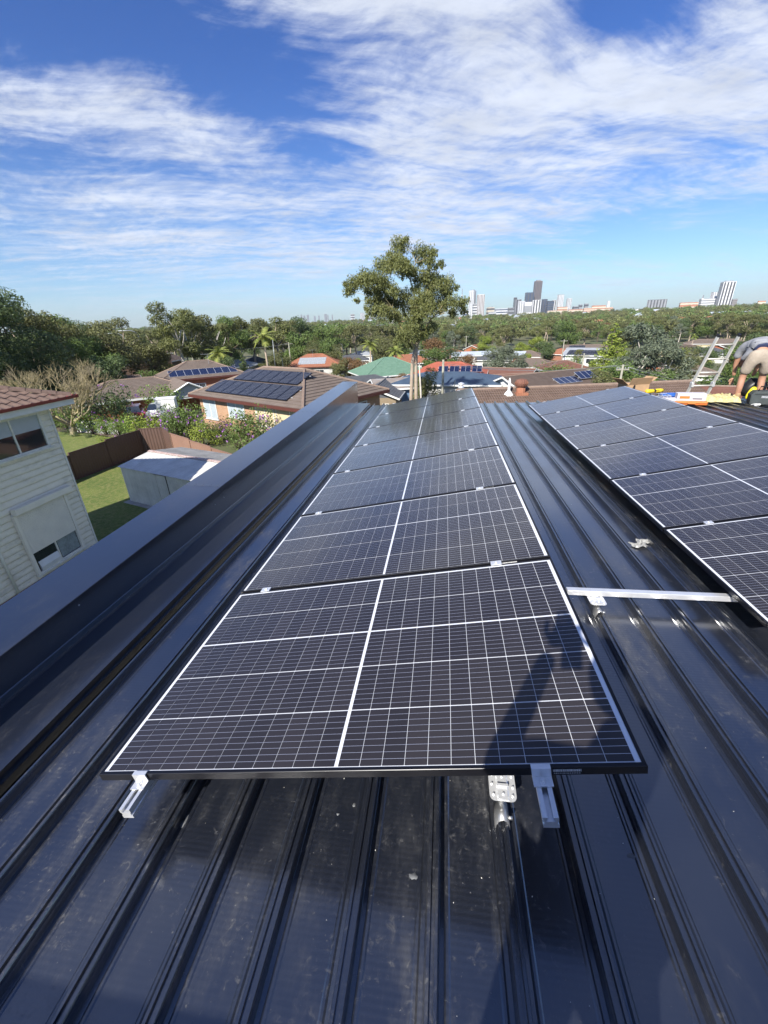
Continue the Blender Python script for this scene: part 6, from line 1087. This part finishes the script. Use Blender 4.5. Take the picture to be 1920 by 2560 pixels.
# photographer standing behind the phone
def photographer():
    o0 = roofp(1.20, -1.16, PAN); t = thing('person', 'photographer standing behind the camera, seen only as a shadow on the nearest panel', 'person', o0)
    V = [(0, 0, .95, .13, .11), (0, .0, 1.12, .125, .10), (0, .0, 1.32, .15, .11), (0, .01, 1.47, .055), (0, .03, 1.56, .05), (-.09, 0, .88, .095), (-.13, .03, .50, .062), (-.14, 0, .10, .045), (.09, 0, .88, .095), (.14, .03, .50, .062), (.16, 0, .10, .045), (-.18, .0, 1.40, .06), (-.25, .20, 1.22, .045), (-.12, .335, 1.52, .033), (.18, 0, 1.40, .06), (.25, .20, 1.22, .045), (.06, .335, 1.52, .033)]
    E = [(0, 1), (1, 2), (2, 3), (3, 4), (0, 5), (5, 6), (6, 7), (0, 8), (8, 9), (9, 10), (2, 11), (11, 12), (12, 13), (2, 14), (14, 15), (15, 16)]
    skinned('body', V, E, 'skin', t)
    skinned('shirt', [(0, 0, .98, .150, .13), (0, 0, 1.14, .148, .122), (0, 0, 1.32, .172, .13), (-.19, 0, 1.40, .085), (-.235, .13, 1.29, .068), (.19, 0, 1.40, .085), (.235, .13, 1.29, .068)], [(0, 1), (1, 2), (2, 3), (3, 4), (2, 5), (5, 6)], 'shirt_grey', t)
    skinned('trousers', [(0, 0, .95, .15, .13), (-.09, 0, .85, .11), (-.13, .03, .50, .085), (-.14, 0, .14, .075), (.09, 0, .85, .11), (.14, .03, .50, .085), (.16, 0, .14, .075)], [(0, 1), (1, 2), (2, 3), (0, 4), (4, 5), (5, 6)], 'jeans_navy', t)
    for x in (-.14, .16): boot(t, Matrix.Translation((x, 0, 0)))
    head_obj(t, Matrix.Translation((0, .03, 1.66)))
    for s, x in ((-1, -.12), (1, .06)): hand(t, Matrix.Translation((x, .335, 1.54)) @ Matrix.Rotation(R(s * -25), 4, 'Y') @ Matrix.Rotation(R(70), 4, 'X'), .7)
    q = thing('phone', 'phone held up by the photographer', 'phone', M=Matrix.Translation(CAMP) @ CM.to_4x4() @ Matrix.Translation((-.02, -.055, .022))); m = MB(); m.box(-.038, .038, -.078, .078, -.004, .004); m.build('case', 'black_plastic', q, bevel=.003); m = MB(); m.box(-.034, .034, -.073, .073, .0042, .005); m.build('screen', 'window_glass', q)
photographer()
# ------------------------------------------------------------------ things lying at the low edge of the roof
mat('cardboard', (0.42, 0.27, 0.15), 0.85, var=0.1, vs=8); mat('tool_yellow', (0.70, 0.50, 0.02), 0.45, var=0.08); mat('rope_blue', (0.02, 0.13, 0.50), 0.5, var=0.1); mat('tool_orange', (0.62, 0.17, 0.03), 0.5, var=0.1); mat('bag_dark', (0.045, 0.055, 0.055), 0.75, var=0.15, vs=12, bump=.3); mat('hi_vis', (0.75, 0.68, 0.02), 0.5, var=0.05); mat('jeans_blue', (0.16, 0.22, 0.33), 0.85, var=0.15); mat('box_print', (0.62, 0.60, 0.62), 0.6, vs=22, col2=(0.50, 0.46, 0.52))
g = NG('glasswool'); n1 = g.noise(14, 7, .7); n2 = g.noise(45, 5, .7); g.set('Base Color', g.mix(g.mapr(n1, .35, .7), (0.62, 0.52, 0.22), (0.76, 0.70, 0.42))); g.set('Roughness', .95); g.bump(g.m2('ADD', n1, n2), 1.0, .03)
def onroof(name, label, cat, x, y, rz=0, z=CREST, group=None): return thing(name, label, cat, M=ROOF @ Matrix.Translation((x, y, z)) @ Matrix.Rotation(rz, 4, 'Z'), group=group)
t = onroof('cardboard_box', 'open brown cardboard box with raised flaps at the far panel corner', 'box', 5.10, 8.80, R(15)); m = MB(); w, d, h, k = .23, .17, .36, .006
for (a, b, c, e) in ((-w, w, -d, -d + k), (-w, w, d - k, d), (-w, -w + k, -d + k, d - k), (w - k, w, -d + k, d - k)): m.box(a, b, c, e, 0, h)
m.box(-w + k, w - k, -d + k, d - k, .001, .008); m.build('carton', 'cardboard', t)
for M in (Matrix.Translation((0, -d, h)) @ Matrix.Rotation(R(-60), 4, 'X'), Matrix.Translation((0, d, h)) @ Matrix.Rotation(R(-150), 4, 'X') @ Matrix.Rotation(math.pi, 4, 'Z')): m = MB(); m.box(-w, w, -.16, -.002, 0, k, M); m.build('flap', 'cardboard', t)
for s in (-1, 1): m = MB(); m.box(.002, .2, -d + .01, d - .01, 0, k, Matrix.Translation((s * w, 0, h)) @ Matrix.Rotation(0 if s > 0 else math.pi, 4, 'Z') @ Matrix.Rotation(R(-38), 4, 'Y')); m.build('flap', 'cardboard', t)
t = onroof('tool_tray', 'silver wire tray beside the cardboard box holding the yellow drill', 'tray', 5.50, 8.70, R(-8)); m = MB()
for z in (.02, .14):
    for a, b in (((-.26, -.16), (.26, -.16)), ((.26, -.16), (.26, .16)), ((.26, .16), (-.26, .16)), ((-.26, .16), (-.26, -.16))): m.tube([(*a, z), (*b, z)], .006, 5)
for i in range(9): u = -.26 + i * .065; m.tube([(u, -.16, .02), (u, -.16, .14)], .004, 4); m.tube([(u, .16, .02), (u, .16, .14)], .004, 4); m.tube([(u, -.16, .02), (u, .16, .02)], .004, 4)
m.build('basket', 'aluminium', t); m = MB(); m.box(-.24, .24, -.14, .14, .006, .014); m.build('floor', 'raw_steel', t)
def drill(label, x, y, z, rz, sc_=1.0):
    t = onroof('power_drill', label, 'drill', x, y, rz, z); m = MB(); m.lathe([(0, -.12), (.038, -.12), (.042, -.06), (.042, .04), (.034, .06)], 14, Matrix.Translation((0, 0, .20)) @ Matrix.Rotation(R(90), 4, 'Y')); m.build('motor_housing', 'tool_yellow', t, True); m = MB(); m.lathe([(.026, .061), (.024, .10), (.014, .13), (.006, .135), (.006, .20), (0, .20)], 12, Matrix.Translation((0, 0, .20)) @ Matrix.Rotation(R(90), 4, 'Y')); m.build('chuck', 'black_plastic', t, True); m = MB(); m.box(-.075, -.025, -.018, .018, .06, .165, Matrix.Rotation(R(8), 4, 'Y')); m.build('grip', 'black_plastic', t, bevel=.01); m = MB(); m.box(-.10, .03, -.035, .035, 0, .058); m.build('battery', 'tool_yellow', t, bevel=.008)
drill('yellow cordless drill lying in the wire tray', 5.42, 8.70, CREST + .015, R(20)); drill('second yellow cordless drill propped behind the wire tray', 5.62, 8.86, CREST + .0, R(200))
t = onroof('caulking_gun', 'black sealant gun leaning against the cardboard box', 'sealant gun', 5.00, 8.50, R(70)); m = MB(); m.tube([(0, 0, .02), (.16, 0, .40)], .026, 10); m.build('cartridge', 'black_plastic', t, True); m = MB(); m.tube([(.16, 0, .40), (.19, 0, .47)], [.012, .004], 8); m.build('nozzle', 'white_paint', t); m = MB(); m.box(-.02, .01, -.012, .012, .0, .13, Matrix.Rotation(R(-30), 4, 'Y')); m.build('handle', 'black_plastic', t)
t = onroof('product_carton', 'flat pale printed carton behind the panel corner', 'box', 5.72, 8.45, R(-12)); m = MB(); m.box(-.16, .16, -.11, .11, 0, .11); m.build('carton', 'box_print', t, bevel=.004); m = MB(); m.box(-.12, .05, -.1112, -.1105, .03, .08); m.build('print', 'box_print', t)
t = onroof('product_carton', 'longer white printed carton lying on the orange case', 'box', 6.02, 8.36, R(-14), CREST + .075); m = MB(); m.box(-.24, .24, -.10, .10, 0, .14); m.build('carton', 'box_print', t, bevel=.004)
m = MB(); m.box(-.20, -.03, -.1012, -.1003, .04, .09); m.build('print', 'tool_orange', t); m = MB(); m.box(.02, .18, -.1012, -.1003, .03, .05); m.build('print', 'black_plastic', t)
t = onroof('tool_case', 'flat orange plastic tool case under the white carton', 'case', 6.02, 8.34, R(-14)); m = MB(); m.box(-.27, .27, -.13, .13, 0, .072); m.build('shell', 'tool_orange', t, bevel=.015); m = MB(); m.tube([(-.06, -.13, .035), (-.06, -.16, .035), (.06, -.16, .035), (.06, -.13, .035)], .008, 6); m.build('handle', 'tool_orange', t); m = MB(); m.box(-.28, .28, -.134, -.131, .028, .036); m.build('seam', 'black_plastic', t)
t = onroof('cable_coil', 'coil of bright blue conduit lying by the foot of the ladder', 'coil', 5.93, 8.92, 0); m = MB()
for k in range(5):
    r_ = .20 - (k % 2) * .022; z_ = .02 + k * .022; m.tube([(r_ * math.cos(R(a)) * 1.05, r_ * math.sin(R(a)), z_ + .004 * math.sin(R(a * 3))) for a in range(0, 361, 15)], .0125, 6)
o = m.build('loop', 'rope_blue', t, True)
# glass wool batt
t = onroof('insulation_batt', 'torn pale yellow glass wool batt lying across the ribs', 'insulation', 6.56, 8.72, R(-16)); m = MB(); nx, ny = 34, 16; rn = np.random.default_rng(4)
ph = rn.random((8, 3)) * 6
def bz(u, v): return sum(math.sin(u * (3 + k * 2.3) + ph[k, 0]) * math.sin(v * (2 + k * 2.9) + ph[k, 1]) / (1 + k * .55) for k in range(8))
for j in range(ny + 1):
    for i in range(nx + 1):
        u, v = i / nx, j / ny; ed = min(u, 1 - u, v, 1 - v); x_ = (u - .5) * .92 + .03 * math.sin(v * 19 + 1) * (1 if u < .06 or u > .94 else .2) + rn.uniform(-.008, .008); y_ = (v - .5) * .52 + .035 * math.sin(u * 23) * (1 if v < .08 or v > .92 else .2); z_ = (.012 if ed < 1e-6 else .095 + .03 * bz(u * 4, v * 4) + rn.uniform(-.010, .010)) if ed < 1e-6 or ed > .02 else .07; m.v.append((x_, y_, max(.012, z_)))
for j in range(ny):
    for i in range(nx): a = j * (nx + 1) + i; m.f.append((a, a + 1, a + nx + 2, a + nx + 1))
m.build('wool', 'glasswool', t, True)
mat('ladder_metal', (0.60, 0.58, 0.53), 0.5, metal=0.25, var=0.15, vs=9)
# ladder against the low edge
LA, LB = Vector((6.46, 9.33, -.21)), Vector((6.57, 9.02, .86)); RA, RB = Vector((6.88, 9.33, -.19)), Vector((6.95, 9.02, .87)); zg = terr(6.3, 11.0)
def ext(a, b, z): return a + (b - a) * ((z - a.z) / (b.z - a.z))
t = thing('ladder', 'aluminium ladder standing against the low roof edge beside the insulation', 'ladder', ext(LA, LB, zg)); o0 = ext(LA, LB, zg)
for a, b in ((LA, LB), (RA, RB)):
    p0, p1 = ext(a, b, zg), ext(a, b, .90); d = (p1 - p0).normalized(); ux_ = (RA - LA).normalized(); ny_ = d.cross(ux_).normalized(); M = basis(ux_, ny_, d, p0 - o0); m = MB(); m.box(-.013, .013, -.036, .036, 0, (p1 - p0).length, M); m.build('stile', 'ladder_metal', t); m = MB(); m.box(-.017, .017, -.04, .04, (p1 - p0).length + .0005, (p1 - p0).length + .04, M); m.build('end_cap', 'black_plastic', t)
for k in range(25):
    z = .745 - k * .278
    if z < zg + .1: break
    a, b = ext(LA, LB, z), ext(RA, RB, z); m = MB(); m.tube([a - o0 + (b - a).normalized() * .0135, b - o0 - (b - a).normalized() * .0135], .015, 8); m.build('rung', 'ladder_metal', t, True)
for a, b in ((LA, LB), (RA, RB)): c = ext(a, b, -.06) - o0; m = MB(); m.box(c.x - .024, c.x + .024, c.y - .05, c.y + .05, c.z - .05, c.z + .05); m.build('guide_bracket', 'aluminium', t, bevel=.006)
# bags around the worker
t = onroof('tool_bag', 'dark grey canvas tool bag in front of the worker', 'bag', 7.22, 8.22, R(-20)); m = MB(); m.prism([(-.20, 0), (.20, 0), (.21, .18), (.16, .25), (-.16, .25), (-.21, .18)], -.13, .13); m.build('body', 'bag_dark', t, bevel=.02); m = MB(); m.tube([(-.10, -.05, .25), (-.08, -.05, .33), (.08, -.05, .33), (.10, -.05, .25)], .012, 6); m.build('handle', 'black_plastic', t, True); m = MB(); m.box(-.05, .05, -.1335, -.1315, .13, .17); m.build('badge', 'raw_steel', t); m = MB(); m.box(-.16, .16, -.136, -.1317, .19, .198); m.build('zip', 'black_plastic', t)
t = onroof('harness_bag', 'bulky black harness bag behind the worker leg', 'bag', 7.30, 8.72, R(10)); o = skinned('body', [(-.18, 0, .12, .11), (-.04, .02, .22, .15), (.10, 0, .26, .16), (.26, 0, .20, .13), (-.02, -.03, .40, .08)], [(0, 1), (1, 2), (2, 3), (1, 4)], 'black_plastic', t); m = MB(); m.tube([(-.12, -.15, .2), (-.02, -.19, .33), (.10, -.18, .36), (.2, -.16, .22)], .014, 6); m.build('strap', 'black_plastic', t, True)
t = onroof('yellow_pouch', 'bright yellow pouch hanging between boot and tool bag', 'pouch', 7.08, 8.42, R(-10)); skinned('body', [(0, 0, .05, .03, .04), (.02, 0, .13, .045, .06), (.06, 0, .24, .05, .06), (.09, 0, .30, .03, .04)], chain(4), 'hi_vis', t); m = MB(); m.tube([(.09, 0, .30), (.16, .04, .34), (.22, .08, .30)], .01, 6); m.build('cord', 'black_plastic', t, True)
t = onroof('rag', 'crumpled pale blue jacket lying at the right picture edge', 'jacket', 7.42, 8.02, R(20)); skinned('body', [(-.22, -.04, .03, .03, .02), (-.10, 0, .06, .05, .04), (.02, .03, .14, .09, .07), (.16, .02, .20, .11, .09), (.28, 0, .14, .08, .07)], chain(5), 'jeans_blue', t)
t = onroof('glove', 'white work glove lying in front of the tool bag', 'glove', 7.10, 8.02, R(30)); hand(t, Matrix.Translation((0, 0, .022)), .35, 'white_paint', 'palm')
mat('scrap_film', (0.26, 0.26, 0.25), 0.4, var=0.3, vs=30); mat('sealant', (0.13, 0.135, 0.14), 0.5, var=0.2, vs=40)
# scraps left on the sheets
t = onroof('plastic_scrap', 'crumpled scrap of clear grey plastic on the roof between the rows', 'scrap', 2.72, 2.28, R(35), PAN + .004); m = MB(); nx, ny = 12, 7; rn = np.random.default_rng(12)
for j in range(ny + 1):
    for i in range(nx + 1): u, v = i / nx - .5, j / ny - .5; m.v.append((u * .17 + rn.uniform(-.008, .008), v * .075 + .02 * math.sin(u * 9) + rn.uniform(-.006, .006), max(0, .012 + rn.uniform(-.012, .014))))
for j in range(ny):
    for i in range(nx): a = j * (nx + 1) + i; m.f.append((a, a + 1, a + nx + 2, a + nx + 1))
m.build('film', 'scrap_film', t)
m = MB(); rn = random.Random(8)
for k in range(200):
    kk = rn.randint(-8, 10); X = RIB0 + PITCH * kk + rn.uniform(.035, .198); Yk = rn.uniform(-.6, 5.5) if rn.random() < .75 else rn.uniform(-.3, .5); s = rn.choice((.0008, .001, .0013, .002)) ; a = rn.uniform(0, 6.28); i = len(m.v)
    for q in range(5): b = a + q * 1.2566; rr = s * rn.uniform(.6, 1.4); m.v.append((X + rr * math.cos(b), Yk + rr * math.sin(b) * 1.2, PAN + .0052 + rn.uniform(0, .001)))
    m.f.append(tuple(range(i, i + 5)))
o = m.build('debris', 'old_white_paint'); o.matrix_world = ROOF; tag(o, 'scattered pale flakes of swarf and dust on the roof sheets', 'debris', None, 'stuff')

for (px, py, sx_, sy_, lab) in ((463, 2055, .011, .026, 'small grey sealant smear on the pan below the left rail end'), (1033, 2190, .016, .010, 'pale sealant blob on the pan in the middle foreground'), (885, 2012, .006, .008, 'tiny white sealant drop under the middle of the near panel edge'), (845, 2035, .007, .005, 'white sealant fleck below the near panel edge'), (1580, 2140, .018, .008, 'faint sealant smear on the shaded pan in the right foreground'), (530, 1850, .030, .010, 'pale scuff on the pan beside the near corner of the long row')):
    d = ray(px, py); n_ = ROOF.to_3x3() @ Vector((0, 0, 1)); p_ = CAMP + d * (((PAN + .0012) - (ROOF.inverted() @ CAMP).z) / (ROOF.to_3x3().inverted() @ d).z); l_ = ROOF.inverted() @ p_; rn = random.Random(int(px)); m = MB(); ring = []
    for q in range(14): b = q * 2 * math.pi / 14; rr = rn.uniform(.7, 1.15); ring.append((math.cos(b) * sx_ * rr, math.sin(b) * sy_ * rr))
    i = len(m.v); m.v.append((0, 0, .0028)); m.v += [(x * .6, y * .6, .0022) for x, y in ring]; m.v += [(x, y, 0) for x, y in ring]
    for q in range(14): w = (q + 1) % 14; m.f += [(0, 1 + q, 1 + w), (1 + q, 15 + q, 15 + w, 1 + w)]
    o = m.build('sealant_smear', 'sealant', None, True); o.matrix_world = ROOF @ Matrix.Translation(l_); tag(o, lab, 'smear', 'sealant smears on the roof')
# ------------------------------------------------------------------ air
hb = MB(); hb.box(-5200, 5200, -300, 7200, -30, 260); o = hb.build('haze', 'asphalt'); tag(o, 'thin pale haze over the whole suburb', 'haze', None, 'stuff')
hm = bpy.data.materials.new('haze_air'); hm.use_nodes = True; nt = hm.node_tree
for n in list(nt.nodes): nt.nodes.remove(n)
ou = nt.nodes.new('ShaderNodeOutputMaterial'); pv = nt.nodes.new('ShaderNodeVolumePrincipled'); pv.inputs['Color'].default_value = (0.88, 0.94, 1.0, 1); pv.inputs['Density'].default_value = 0.00008; pv.inputs['Anisotropy'].default_value = 0.15
nt.links.new(pv.outputs[0], ou.inputs['Volume']); o.data.materials.clear(); o.data.materials.append(hm)
sc.cycles.volume_bounces = 0
